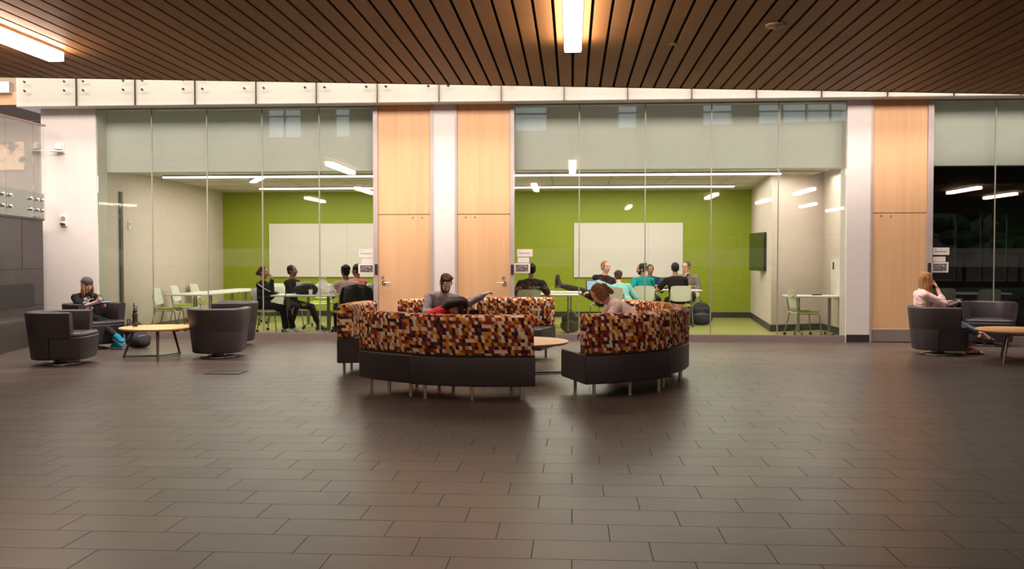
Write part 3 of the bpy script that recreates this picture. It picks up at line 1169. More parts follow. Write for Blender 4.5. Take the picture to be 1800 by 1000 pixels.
# ---- low tables
def low_table(name, label, c, r, zt, legs, cross=False):
    t = thing(name, label, 'table', (c.x, c.y, 0))
    MB().lathe([(r - .02, zt - .03), (r, zt - .012), (r, zt - .003), (r - .004, zt)], n=56).build('tabletop', M_OAK, t, smooth=True)
    if cross:
        MB().tube([(0, 0, .03), (0, 0, zt - .03)], .03, 16).build('pedestal', M_LEGS, t, smooth=True)
        for k in range(4):
            a = R(20 + 90 * k)
            MB().bar((0, 0, .025), (cos(a) * r * .95, sin(a) * r * .95, .018), .05, .022).build('foot_bar', M_LEGS, t, bevel=.004)
    else:
        pts = []
        for a in legs:
            tx, ty = cos(R(a)) * r * .62, sin(R(a)) * r * .62
            bx, by = cos(R(a)) * r * .92, sin(R(a)) * r * .92
            MB().tube([(tx, ty, zt - .03), (bx, by, 0)], [.022, .015], 12).build('leg', M_LEGS2, t, smooth=True)
            pts.append((bx, by))
        if len(legs) == 3 and name == 'side_table':
            MB().tube([(pts[0][0], pts[0][1], .02), (0, 0, .02), (pts[1][0], pts[1][1], .02)], .011, 8).tube([(pts[2][0], pts[2][1], .02), (0, 0, .02)], .011, 8).build('floor_brace', M_LEGS2, t, smooth=True)
    return t
M_LEGS2 = mat('bronze_leg', C(110, 94, 86), .35, .7)
c = G(975, 600.5, .42)
low_table('coffee_table', 'round oak coffee table in the middle of the sofa ring', V((-.66, 11.1, 0)), .62, .42, [], True)
c = G(277, 574.5, .44)
tl = c.copy()
low_table('side_table', 'round oak table between the dark armchairs on the left', c, .52, .44, [-60, 60, 180][0:3] and [-65, 75, 190])
c = G(1790, 578.5, .44)
trr = c.copy()
low_table('side_table', 'round oak table at right edge beside woman in pink sweater', c, .54, .44, [225, 330, 90])

# ---- tub armchairs
def armchair():
    t = thing('tub_armchair', '', 'armchair', (0, 0, 0), 0, 'dark swivel tub armchairs')
    def path(xf, w, z, rb=None):
        "U path: from right arm front round the back to left arm front"
        pts = []
        cx_ = -.02
        for x in (xf, xf * .66 + cx_ * .34, xf * .33 + cx_ * .67):
            if xf > cx_ + .02:
                pts.append((x, -w))
        for k in range(19):
            a = -pi / 2 - pi * k / 18
            ex = 0.86
            pts.append((cx_ + w * .98 * math.copysign(abs(cos(a)) ** ex, cos(a)), w * math.copysign(abs(sin(a)) ** ex, sin(a))))
        for x in (xf * .33 + cx_ * .67, xf * .66 + cx_ * .34, xf):
            if xf > cx_ + .02:
                pts.append((x, w))
        return pts
    def wall(xf, z0, z1, th, flare0, flare1, rad):
        # each section: ring around the wall thickness at several heights
        zs = [(z0, 0.0), (z0, 1.0)]
        secs = None
        prof = []     # (offset inward 0..th, z)
        for cx_, cz, s in ((rad, z0 + rad, pi), (rad, z1 - rad, pi / 2), (th - rad, z1 - rad, 0), (th - rad, z0 + rad, -pi / 2)):
            pass
        P_ = []
        for (ox, oz, s) in ((th - rad, z0 + rad, -pi / 2), (th - rad, z1 - rad, 0), (rad, z1 - rad, pi / 2), (rad, z0 + rad, pi)):
            for k in range(4):
                a = s + k * (pi / 2) / 3
                P_.append((ox + rad * cos(a), oz + rad * sin(a)))
        n_ = len(path(xf, .3, 0))
        out = []
        for i in range(n_):
            sec = []
            for o_, z in P_:
                w = (flare0 + (flare1 - flare0) * (z / .70)) - o_
                q = path(xf, w, z)[i]
                sec.append((q[0] - (.07 * z / .7 if q[0] < 0 else 0) * 0, q[1], z))
            out.append(sec)
        return out
    m = MB()
    m.loft(wall(.27, .36, .715, .115, .335, .415, .03))
    m.loft(wall(-.02, .075, .40, .115, .335, .415, .02))
    m.build('back_shell', M_LEATHER, t, smooth=True, angle=50)
    # seat block
    poly = []
    w = .355
    for k in range(13):
        a = pi / 2 + pi * k / 12
        poly.append((-.06 + .22 * cos(a), .25 * sin(a)))
    poly += [(-.02, -.25), (-.02, -w), (.30, -w - .005), (.385, -w * .88), (.40, -w * .55), (.41, 0), (.40, w * .55), (.385, w * .88), (.30, w + .005), (-.02, w), (-.02, .25)]
    def sc(p, s):
        return [(x * s if x > 0 else x, y * s) for x, y in p]
    m = MB()
    m.loft([[(x, y, z) for x, y in sc(poly, s)] for s, z in ((.90, .075), (.95, .12), (1.0, .36), (1.01, .385))])
    m.build('seat_base', M_LEATHER, t, smooth=True, angle=50, bevel=.012)
    m = MB()
    m.loft([[(x, y, z) for x, y in sc([(a * .98, b * (.985 if abs(b) > .3 else 1)) for a, b in poly], s)] for s, z in ((1.0, .387), (1.01, .40), (1.0, .425), (.95, .44))])
    m.build('seat_cushion', M_LEATHER, t, smooth=True, angle=60, bevel=.01)
    MB().lathe([(.24, 0), (.25, .006), (.25, .018), (.10, .03), (.09, .08)], n=40).build('swivel_base', M_CHROME, t, smooth=True)
    return t
ac = armchair()
chairs = [
    (G(108, 639), 8, 'dark tub armchair at far left nearest the stone bench, empty'),
    (G(163, 611), -28, 'dark tub armchair holding the girl in the grey cap'),
    (G(384, 627), 98, 'dark tub armchair seen from behind, right of the left oak table'),
    (G(408, 606), 195, 'dark tub armchair partly hidden behind the one seen from behind'),
    (G(1648, 622), -16, 'dark tub armchair holding the woman in the pink sweater'),
    (G(1737, 606), -112, 'dark tub armchair facing the viewer behind the right oak table'),
]
for i, (p, deg, lab) in enumerate(chairs):
    if i == 0:
        ac.location = p
        ac.rotation_euler = (0, 0, R(deg))
        ac['label'] = lab
    else:
        dup(ac, p, R(deg), lab)

# ---- stacking chairs with casters
def stack_chair():
    t = thing('study_chair', '', 'chair', (0, 0, 0), 0, 'white study chairs')
    # faces +x
    S = .445
    def pan(h, thick, x0, x1, w, curve):
        m = MB()
        secs = []
        for i in range(9):
            u = i / 8
            x = x0 + (x1 - x0) * u
            ww = w * (1 - .08 * (abs(u - .5) * 2) ** 3)
            zz = h - curve * sin(pi * u)
            if u > .85:
                zz -= .02 * (u - .85) / .15
            row = []
            for j in range(9):
                v = -1 + 2 * j / 8
                row.append((x, v * ww / 2, zz + .010 * v * v))
            secs.append(row + [(x, q[1], q[2] - thick) for q in reversed(row)])
        m.loft(secs)
        return m
    pan(S, .016, -.21, .23, .46, .012).build('seat', M_PLASTIC, t, smooth=True)
    pan(S + .022, .022, -.17, .21, .42, .010).build('seat_pad', M_LIME, t, smooth=True)
    m = MB()
    secs = []
    for i in range(9):
        u = i / 8
        z = .53 + .33 * u
        x = -.21 - .075 * u - .0
        w = .46 * (.90 + .10 * sin(pi * min(1, u * 1.1 + .1)))
        row = []
        for j in range(11):
            v = -1 + 2 * j / 10
            row.append((x + .045 * v * v, v * w / 2, z - (.02 * v ** 4 if u > .9 else 0) + (.03 * v ** 4 if u < .1 else 0)))
        secs.append(row + [(q[0] - .012, q[1], q[2]) for q in reversed(row)])
    m.loft(secs)
    m.build('backrest', M_PLASTIC, t, smooth=True)
    for s in (-1, 1):
        m = MB().tube([(-.225, s * .22, .72), (-.20, s * .232, .52), (-.17, s * .235, .43), (-.26, s * .245, .07)], .0115, 10)
        lg = m.build('rear_leg', M_LEGS, t, smooth=True)
        MB().tube([(-.26, s * .245 - .014, .03), (-.26, s * .245 + .014, .03)], .028, 14).build('caster', M_CASTER, lg, smooth=True)
        m = MB().tube([(-.19, s * .235, .425), (.17, s * .235, .42), (.20, s * .24, .39), (.235, s * .245, .07)], .0115, 10)
        lg = m.build('front_leg', M_LEGS, t, smooth=True)
        MB().tube([(.235, s * .245 - .014, .03), (.235, s * .245 + .014, .03)], .028, 14).build('caster', M_CASTER, lg, smooth=True)
    return t
sc0 = stack_chair()
used = [False]
def chair(x, y, deg, label):
    if not used[0]:
        used[0] = True
        sc0.location = (x, y, 0)
        sc0.rotation_euler = (0, 0, R(deg))
        sc0['label'] = label
        return sc0
    return dup(sc0, (x, y, 0), R(deg), label)

# ---- wheeled flip tables
def flip_table(x, y, lx, ly, deg, label):
    t = thing('study_table', label, 'table', (x, y, 0), R(deg), 'white wheeled study tables')
    MB().box(-lx / 2, lx / 2, -ly / 2, ly / 2, .715, .745).build('tabletop', M_LAMI, t, bevel=.006)
    for s in (-1, 1):
        xx = s * (lx / 2 - .22)
        for q in (-.05, .05):
            MB().tube([(xx, q, .06), (xx, q, .715)], .016, 10).build('leg', M_LEGS, t, smooth=True)
        fb = MB().bar((xx, -ly / 2 + .06, .065), (xx, ly / 2 - .06, .065), .035, .02).build('foot_bar', M_LEGS, t, bevel=.003)
        for q in (-ly / 2 + .08, ly / 2 - .08):
            MB().tube([(xx - .014, q, .028), (xx + .014, q, .028)], .028, 14).build('caster', M_CASTER, fb, smooth=True)
    return t
T1x0, T1x1 = xr(484, 16.9), xr(484, 16.9) + 1.22
T1c = (T1x0 + T1x1) / 2
flip_table(T1c, 16.95, 1.22, .7, 0, 'white wheeled table carrying the bags in left study room')
flip_table(T1c + .1, 18.6, 1.6, .7, 0, 'white wheeled table behind the table with bags, left study room')
flip_table(xr(345, 17.4), 17.7, .75, 1.8, 0, 'empty white table nearest the glass at left of left study room')
flip_table(xr(345, 17.4) + .02, 19.6, .75, 1.8, 0, 'empty white table nearest the green wall at left of left study room')
chair(xr(478, 16.95) - .10, 16.95, 4, 'white chair of the woman with hand at her chin, left study room')
chair(xr(515, 18.0) - .1, 17.85, -20, 'white chair of the person in black sweater behind the bag table')
chair(xr(612, 16.9), 16.85, 140, 'white chair with a black jacket hung over it')
chair(xr(643, 17.7), 17.9, 150, 'white chair with a grey jacket hung over it')
chair(xr(325, 17.4) - .25, 17.2, 5, 'empty white chair at left of the empty table nearest the glass')
chair(xr(345, 18.8) - .15, 18.6, 5, 'empty white chair in the second place along the empty tables')
chair(xr(362, 20.0) - .05, 20.0, 0, 'empty white chair farthest back at left of the empty tables')
chair(xr(443, 19.3), 19.2, 180, 'empty white chair at right of the empty tables, behind the woman with hand at chin')
chair(xr(478, 20.0), 20.2, -90, 'white chair by the whiteboard, left of person in black sweater')
chair(xr(560, 20.0), 20.2, -90, 'white chair by the whiteboard, behind the plastic bags')
chair(xr(650, 20.0), 20.2, -90, 'white chair by the whiteboard, nearest the left maple door')

# right study room
R1x = xr(955, 17.6) - .1
flip_table(R1x, 17.45, 1.6, .7, 0, 'white table in front of the man with his back turned in dark tee')
flip_table(R1x + .05, 18.85, 1.6, .8, 0, 'white table under the boots of the reclining man')
flip_table(xr(1163, 20.2), 20.25, 1.7, .75, 0, 'white table between the man in black tee and the man in glasses')
chair(xr(931, 16.75), 16.8, 90, 'white chair of the man in dark tee with his back turned')
chair(xr(1061, 19.5), 19.55, -160, 'white chair of the reclining blond man')
chair(xr(1088, 18.5), 18.5, 60, 'white chair of the leaning person in light blue shirt')
chair(xr(1131, 19.3), 19.35, 92, 'white chair with its back turned, of the person in teal tee')
chair(xr(1196, 19.3), 19.4, 90, 'white chair with its back turned, of the man in black tee')
chair(xr(1140, 21.2), 21.3, -90, 'chair of the half hidden person behind the one in teal tee')
chair(xr(1210, 21.2), 21.2, -110, 'chair of the man in glasses')
flip_table(4.46, 17.15, 1.0, .7, 0, 'white desk in the nook of the right study room')
chair(xr(1413, 17.1) - .02, 17.0, 8, 'empty white chair at the nook desk')
t = thing('remote_control', 'thin black device lying on the nook desk', 'device', (xr(1439, 17.1), 17.2, .745), R(5))
MB().box(-.09, .09, -.03, .03, 0, .018).build('casing', M_CASTER, t, bevel=.004)
MB().box(-.05, .05, -.018, .018, .018, .021).build('keypad', mat('keypad_grey', C(70, 70, 72), .5), t)

# dark room furniture
chair(xr(1733, 17.6), 17.7, 95, 'dim white chair near the glass in the dark right hand room')
chair(xr(1655, 18.2), 18.2, 80, 'dim white chair nearest the maple door in the dark right hand room')
flip_table(xr(1690, 19), 18.9, 1.6, .7, 0, 'dim table in the dark right hand room')

# ================================================================== PEOPLE
SK_L = mat('skin_light', C(222, 168, 146), .55, var=.05, scale=14)
SK_P = mat('skin_pale', C(214, 176, 160), .55, var=.05, scale=14)
SK_D = mat('skin_brown', C(112, 72, 54), .55, var=.06, scale=14)
SK_M = mat('skin_tan', C(168, 116, 88), .55, var=.06, scale=14)
EYEW = mat('eye_white', C(230, 224, 218), .3)
EYED = mat('eye_dark', C(40, 28, 22), .2)
LIP = mat('lip', C(170, 96, 88), .5)
LIPD = mat('lip_dark', C(110, 60, 54), .5)


def hair_mat(name, col):
    if name in MATS:
        return MATS[name]
    n = N(name)
    co = n.coords()
    f = n.noise(n.mapping(co, (60, 60, 8)), 1.2, 3, .6)
    lo = tuple(c * .55 for c in col[:3]) + (1,)
    hi = tuple(min(1, c * 1.5) for c in col[:3]) + (1,)
    n.principled(n.ramp(f, [(.3, lo), (.7, hi)]), .7, 0, .15, n.bump(f, .6, .006))
    MATS[name] = n.m
    return n.m


def cloth(name, col, rough=.85, print_=None):
    "print_: (centre local, radius, colour, kind)"
    if name in MATS:
        return MATS[name]
    n = N(name)
    co = n.coords()
    f = n.noise(co, 9, 4, .6)
    lo = tuple(c * .8 for c in col[:3]) + (1,)
    hi = tuple(min(1, c * 1.12) for c in col[:3]) + (1,)
    c = n.ramp(f, [(.3, lo), (.7, hi)])
    if print_:
        ctr, rad, pc = print_
        d = n.n('ShaderNodeVectorMath', operation='DISTANCE')
        n.l(co, d.inputs[0])
        d.inputs[1].default_value = ctr
        nz = n.noise(co, 26, 3, .6)
        m = n.math('MULTIPLY', n.math('LESS_THAN', d.outputs['Value'], rad), n.math('GREATER_THAN', nz, .5))
        c = n.mix(m, c, pc)
    fold = n.noise(n.mapping(co, (1, 1, 2)), 10, 2, .5)
    n.principled(c, rough, 0, .2, n.bump(fold, .8, .03))
    MATS[name] = n.m
    return n.m


def ik(A, B, l1, l2, pole):
    A, B = V(A), V(B)
    d = B - A
    L = d.length
    mx = (l1 + l2) * .995
    if L > mx:
        B = A + d * (mx / L)
        L = mx
        d = B - A
    d.normalize()
    a = (l1 * l1 - l2 * l2 + L * L) / (2 * L)
    h = sqrt(max(0, l1 * l1 - a * a))
    p = V(pole)
    p = p - d * p.dot(d)
    if p.length < 1e-4:
        p = d.cross(V((0, 1, 0)))
    p.normalize()
    return A + d * a + p * h, B


def remesh(o, vox, sm=4):
    m = o.modifiers.new('remesh', 'REMESH')
    m.mode = 'VOXEL'
    m.voxel_size = vox
    m.use_smooth_shade = True
    s = o.modifiers.new('smooth', 'SMOOTH')
    s.factor = .5
    s.iterations = sm
    return o


def person(label, loc, face, hz=.56, lean=8, side=0, twist=0, head=(0, 0, 0), hair='short', hairm=None, skin=SK_L,
           hands=None, feet=None, sleeve='short', top=None, bottom=None, shoes=None, vox=.0075, k=1.0, elbow=None, knees=None,
           beard=None, extra=None, curl=.9, hide_legs=False, glasses=False, pants_len=1.0, torso=1.0, palm=None, toes=None, female=False):
    hz = hz - .035
    t = thing('person', label, 'person', (loc[0], loc[1], 0), R(face))
    H = V((0, 0, hz))
    la, sa = R(lean), R(side)
    s = V((sin(la), sin(sa), cos(la) * cos(sa))).normalized()      # spine direction
    tw = R(twist)
    lf = V((-sin(tw), cos(tw), 0))                                 # shoulder line (to the person's left)
    lf = (lf - s * lf.dot(s)).normalized()
    fw = lf.cross(s).normalized()
    bw = V((0, 1, 0))                                              # hip line
    T_ = .475 * k * torso
    chest = H + s * (.62 * T_)
    neck = H + s * T_
    sw = (.172 if female else .19) * k
    shL, shR = H + s * (.88 * T_) + lf * sw, H + s * (.88 * T_) - lf * sw
    # head frame
    yaw, pitch, roll = [R(a) for a in head]
    base = Matrix((fw * .35 + V((1, 0, 0)) * 0 + V((cos(tw), sin(tw), 0)) * .65, lf, V((0, 0, 1)))).transposed()
    hf = V((cos(tw + yaw) * cos(pitch), sin(tw + yaw) * cos(pitch), -sin(pitch)))
    hl = V((-sin(tw + yaw), cos(tw + yaw), 0))
    hu = hf.cross(hl)
    hl = (hl * cos(roll) + hu * sin(roll))
    hu = hf.cross(hl)
    nd = (s * .5 + hu * .5).normalized()
    hb = neck + nd * .07 * k
    HC = hb + hu * .105 * k + hf * .018 * k
    hk = k * 1.0
    ax = (hf, hl, hu)
    def hp(f, l, u):
        return HC + (hf * f + hl * l + hu * u) * hk
    # arms
    hands = hands or {}
    res = {}
    for sd, sh, sg_ in (('L', shL, 1), ('R', shR, -1)):
        tgt = hands.get(sd, (.34, sg_ * .12, hz + .12))
        pole = (elbow or {}).get(sd, (-.3, sg_ * .6, -1))
        el, wr = ik(sh, tgt, .285 * k, .25 * k, pole)
        res['arm' + sd] = (sh, el, wr)
    feet = feet or {}
    for sd, sg_ in (('L', 1), ('R', -1)):
        hp_ = H + bw * .09 * k * sg_
        tgt = feet.get(sd, (.42, sg_ * .11, .085))
        pole = (knees or {}).get(sd, (.5, 0, 1))
        kn, an = ik(hp_, tgt, .43 * k, .42 * k, pole)
        res['leg' + sd] = (hp_, kn, an)
    # ---- body
    m = MB()
    m.rc(H - bw * .07 * k, H + bw * .07 * k, .105 * k, .105 * k, None)
    m.rc(H, chest, .115 * k, .125 * k, bw, 1.12, .80)
    m.rc(chest, H + s * (.80 * T_), .125 * k, .115 * k, lf, 1.22, .78)
    m.rc(shL, shR, .052 * k, .052 * k)
    m.rc(H + s * (.90 * T_), hb + hu * .03 * k, .056 * k, .050 * k)
    m.rc(neck + nd * .01, shL, .045 * k, .04 * k).rc(neck + nd * .01, shR, .045 * k, .04 * k)
    if female:
        for g in (1, -1):
            m.ell(H + s * (.66 * T_) + fw * .085 * k + lf * .07 * k * g, (fw, lf, s), (.055, .06, .06))
    for sd in 'LR':
        a, b, c = res['arm' + sd]
        m.rc(a, b, .045 * k, .038 * k).rc(b, c, .038 * k, .026 * k)
        a, b, c = res['leg' + sd]
        m.rc(a, b, .082 * k, .056 * k).rc(b, c, .055 * k, .036 * k)
    # head
    m.ell(hp(-.008, 0, .030), ax, (.096 * hk, .075 * hk, .088 * hk))
    m.ell(hp(.022, 0, -.045), ax, (.062 * hk, .057 * hk, .060 * hk))
    m.rc(hp(.035, 0, -.01), hp(.048, 0, -.082), .058 * hk, .030 * hk, hl, 1.0, .9)
    m.rc(hp(.086, 0, .010), hp(.104, 0, -.024), .009 * hk, .0145 * hk)
    m.ell(hp(.078, 0, .030), ax, (.016 * hk, .048 * hk, .011 * hk))
    m.ell(hp(.082, 0, -.052), ax, (.013 * hk, .024 * hk, .011 * hk))
    for g in (1, -1):
        m.ell(hp(-.005, g * .077, -.005), ax, (.019 * hk, .010 * hk, .031 * hk))
        m.ell(hp(.062, g * .04, -.022), ax, (.022 * hk, .02 * hk, .02 * hk))
    # hands
    wrists = {}
    for sd, g in (('L', 1), ('R', -1)):
        a, b, w = res['arm' + sd]
        d = (w - b).normalized()
        pn = V((palm or {}).get(sd, (0, -g * .6, -1)))              # palm faces this way
        pn = (pn - d * pn.dot(d)).normalized()
        ac_ = pn.cross(d) * (1 if sd == 'L' else -1)                # towards the thumb
        cv = curl[sd] if isinstance(curl, dict) else curl
        m.rc(w, w + d * .06 * k, .026 * k, .030 * k, ac_, 1.15, .55)
        m.rc(w + d * .045 * k + ac_ * .012, w + d * .045 * k - ac_ * .014, .030 * k, .028 * k, d, 1.1, .5) if False else None
        root = w + d * .082 * k
        for fi, (off, ln) in enumerate(((.027, .072), (.009, .080), (-.009, .074), (-.027, .058))):
            p0 = w + d * .05 * k + ac_ * off * .8 * k
            p1 = root + ac_ * off * k
            fd = (d + ac_ * off * 2.2).normalized()
            cc = cv * (.9 + .12 * fi)
            d1 = (fd * cos(cc * .5) + pn * sin(cc * .5))
            d2 = (fd * cos(cc * 1.15) + pn * sin(cc * 1.15))
            d3 = (fd * cos(cc * 1.7) + pn * sin(cc * 1.7))
            p2 = p1 + d1 * ln * .45 * k
            p3 = p2 + d2 * ln * .32 * k
            p4 = p3 + d3 * ln * .23 * k
            m.rc(p0, p1, .0095 * k, .0095 * k, n=8, h=3).rc(p1, p2, .0093 * k, .0085 * k, n=8, h=3).rc(p2, p3, .0085 * k, .0078 * k, n=8, h=3).rc(p3, p4, .0078 * k, .0068 * k, n=8, h=3)
        q0 = w + d * .018 * k + ac_ * .018 * k
        q1 = q0 + (d * .6 + ac_ * .7 + pn * .25).normalized() * .042 * k
        q2 = q1 + (d * .85 + ac_ * .25 + pn * .45).normalized() * .034 * k
        q3 = q2 + (d * .9 - ac_ * .05 + pn * .4).normalized() * .024 * k
        m.rc(q0, q1, .013 * k, .011 * k, n=8, h=3).rc(q1, q2, .0105 * k, .0095 * k, n=8, h=3).rc(q2, q3, .0095 * k, .0078 * k, n=8, h=3)
        wrists[sd] = (w, d, pn, ac_)
    # feet
    fd_ = {}
    for sd, g in (('L', 1), ('R', -1)):
        a, b, an = res['leg' + sd]
        td = V((toes or {}).get(sd, (1, g * .15, 0 if an.z < .12 else -.35))).normalized()
        sh_ = (an - b).normalized()
        dn = (sh_ - td * sh_.dot(td)).normalized()
        heel = an + dn * .045 * k - td * .03 * k
        ball = an + dn * .052 * k + td * .12 * k
        tip = an + dn * .058 * k + td * .175 * k
        sdv = td.cross(dn)
        m.rc(an, heel, .036 * k, .032 * k).rc(an + td * .02, ball, .036 * k, .026 * k, sdv, 1.25, 1).rc(ball, tip, .028 * k, .018 * k, sdv, 1.6, .8)
        fd_[sd] = (an, heel, ball, tip, sdv, td, dn)
    body = m.build('body', skin, t)
    remesh(body, vox, 3)
    # ---- face parts
    for g in (1, -1):
        e = MB().ell(hp(.0775, g * .031, .004), ax, (.0115 * hk, .0135 * hk, .0085 * hk), 12, 8).build('eye', EYEW, t, smooth='all')
        MB().ell(hp(.0865, g * .031, .003), ax, (.004 * hk, .006 * hk, .006 * hk), 8, 6).build('iris', EYED, e, smooth='all')
        MB().rc(hp(.088, g * .016, .024), hp(.077, g * .048, .024), .0042 * hk, .003 * hk, n=8, h=2).build('eyebrow', hairm, t, smooth='all')
    MB().rc(hp(.094, .017, -.053), hp(.094, -.017, -.053), .0045 * hk, .0045 * hk, n=8, h=3).build('mouth', LIPD if skin in (SK_D, SK_M) else LIP, t, smooth='all')
    if glasses:
        gm = MB()
        for g in (1, -1):
            gm.tube([hp(.100, g * .032 + .019 * cos(a), .004 + .015 * sin(a)) for a in [2 * pi * i / 14 for i in range(15)]], .0022, 6)
            gm.tube([hp(.099, g * .05, .006), hp(.0, g * .086, .008)], .002, 6)
        gm.tube([hp(.101, .013, .006), hp(.101, -.013, .006)], .002, 6)
        gm.build('glasses', M_CASTER, t, smooth=True)
    # ---- hair
    hm = MB()
    if hair != 'none':
        hm.ell(hp(-.020, 0, .048), ax, (.090 * hk, .083 * hk, .083 * hk))
        hm.ell(hp(-.052, 0, -.005), ax, (.050 * hk, .072 * hk, .062 * hk))
        for g in (1, -1):
            hm.ell(hp(.012, g * .068, .03), ax, (.04 * hk, .014 * hk, .035 * hk))
    if hair == 'short_full':
        rg = random.Random(len(label))
        for q in range(46):
            a, b_ = rg.uniform(-pi, pi), rg.uniform(.15, 1.45)
            hm.ell(hp(-.018 + .088 * cos(a) * cos(b_), .082 * sin(a) * cos(b_), .048 + .084 * sin(b_)), ax, (.022, .022, .02), 8, 6)
    if hair in ('long', 'cap_long'):
        down = V((0, 0, -1)) if head[1] < 50 else (V((0, 0, -1)) + hf * .2).normalized()
        for g in (1, -1):
            for q, (ff, ll, ln) in enumerate(((.02, .070, .20), (-.015, .078, .25), (-.045, .06, .28))):
                p0 = hp(ff, g * ll, .035)
                p1 = p0 + down * (ln * .5) * hk + hl * g * .018 + hf * .004
                p2 = p0 + down * ln * hk + hl * g * .008 + fw * .02
                hm.rc(p0, p1, .024 * hk, .027 * hk, hl, .8, 1.1).rc(p1, p2, .027 * hk, .010 * hk, hl, .8, 1.1)
        hm.rc(hp(-.055, 0, .02), hp(-.075, 0, .0) + down * .26 * hk, .07 * hk, .05 * hk, hl, 1.2, .75)
    if hair == 'bun':
        hm.ell(hp(-.125, 0, -.01), ax, (.04, .042, .04))
        hm.ell(hp(-.085, 0, .01), ax, (.05, .05, .05))
    if hair == 'topknot':
        hm.ell(hp(-.085, 0, .105), ax, (.038, .036, .034))
    if hair == 'ponytail':
        hm.ell(hp(-.095, 0, .06), ax, (.03, .03, .03))
        hm.rc(hp(-.10, 0, .06), hp(-.14, 0, -.03), .026, .034).rc(hp(-.14, 0, -.03), hp(-.135, 0, -.15), .034, .014)
    if hair == 'bob':
        for g in (1, -1):
            for ff in (-.06, -.02, .025):
                hm.rc(hp(ff, g * .07, .04), hp(ff + .005, g * .08, -.065), .028 * hk, .022 * hk, hl, .8, 1.2)
        hm.rc(hp(-.06, 0, .02), hp(-.06, 0, -.07), .06 * hk, .045 * hk, hl, 1.2, .7)
    ho = hm.build('hair', hairm, t)
    remesh(ho, max(.006, vox * .9), 3)
    if beard:
        bm_ = MB()
        bm_.rc(hp(.052, .03, -.08), hp(.052, -.03, -.08), .027 * hk, .027 * hk)
        for g in (1, -1):
            bm_.rc(hp(.05, g * .035, -.078), hp(.018, g * .064, -.03), .024 * hk, .014 * hk)
        bm_.rc(hp(.088, .018, -.038), hp(.088, -.018, -.038), .008 * hk, .008 * hk)
        remesh(bm_.build('beard', beard, t), .006, 2)
    # ---- top
    if top:
        m = MB()
        e = .014
        m.rc(H - bw * .065 * k + s * .03, H + bw * .065 * k + s * .03, .108 * k + e, .108 * k + e)
        m.rc(H + s * .03, chest, .118 * k + e, .128 * k + e, bw, 1.14, .84)
        m.rc(chest, H + s * (.80 * T_), .128 * k + e, .118 * k + e, lf, 1.22, .82)
        m.rc(shL, shR, .054 * k + e, .054 * k + e)
        m.rc(neck + nd * .0 - s * .01, shL, .046 * k + e, .043 * k + e).rc(neck - s * .01, shR, .046 * k + e, .043 * k + e)
        if female:
            for g in (1, -1):
                m.ell(H + s * (.66 * T_) + fw * .088 * k + lf * .07 * k * g, (fw, lf, s), (.055, .062, .062))
        for sd in 'LR':
            a, b, c = res['arm' + sd]
            if sleeve == 'long':
                m.rc(a, b, .047 * k + e + .004, .040 * k + e + .004).rc(b, b + (c - b) * .93, .040 * k + e + .003, .029 * k + e)
            elif sleeve == 'mid':
                m.rc(a, b, .047 * k + e + .004, .040 * k + e + .004).rc(b, b + (c - b) * .45, .040 * k + e, .034 * k + e)
            else:
                m.rc(a, a + (b - a) * .60, .048 * k + e + .005, .046 * k + e + .008)
        remesh(m.build('shirt', top, t), vox, 9)
    if bottom:
        m = MB()
        e = .010
        m.rc(H - bw * .07 * k - V((0, 0, .01)), H + bw * .07 * k - V((0, 0, .01)), .107 * k + e, .107 * k + e)
        for sd in 'LR':
            a, b, c = res['leg' + sd]
            m.rc(a, b, .085 * k + e, .058 * k + e).rc(b, b + (c - b) * .92 * pants_len, .058 * k + e, (.040 if pants_len > .95 else .046) * k + e)
        remesh(m.build('trousers', bottom, t), vox, 4)
    if shoes:
        kind, smat, sole = shoes
        for sd in 'LR':
            an, heel, ball, tip, sdv, td, dn = fd_[sd]
            m = MB()
            e = .010
            if kind == 'sandal':
                m.rc(heel + dn * .028, ball + dn * .024, .030, .034, sdv, 1.2, .3).rc(ball + dn * .024, tip + dn * .016, .034, .026, sdv, 1.2, .3)
                m.rc(ball - dn * .012 + sdv * .035, ball - dn * .012 - sdv * .035, .026, .026, td, .4, 1)
                m.rc(an + td * .0 + sdv * .03, an - sdv * .03, .030, .030, dn, .3, 1.1)
                remesh(m.build('sandal', smat, t), .006, 2)
            else:
                if kind == 'boot':
                    m.rc(an - (an - heel) * 0 - dn * .10, an, .052, .048)
                m.rc(an + dn * .005, heel + dn * .004, .036 * k + e, .034 * k + e).rc(an + td * .03 + dn * .012, ball, .038 * k + e, .028 * k + e, sdv, 1.2, 1)
                m.rc(ball, tip, .030 * k + e, .022 * k + e, sdv, 1.45, .9)
                so = remesh(m.build('boot' if kind == 'boot' else 'sneaker', smat, t), .007, 3)
                m = MB().rc(heel + dn * .034, ball + dn * .030, .042, .046, sdv, 1.0, .26).rc(ball + dn * .030, tip + dn * .02, .046, .034, sdv, 1.0, .28)
                m.build('sole', sole, so, smooth='all')
    t['_'] = 0
    del t['_']
    info = dict(t=t, hp=hp, ax=ax, HC=HC, wr=wrists, res=res, H=H, s=s, fw=fw, lf=lf, T=T_, feet=fd_, neck=neck, hk=hk)
    return info


def at_person(pi_, p):
    "local point of a person to world"
    a = pi_['t'].rotation_euler.z
    q = Matrix.Rotation(a, 3, 'Z') @ V(p)
    return q + pi_['t'].location


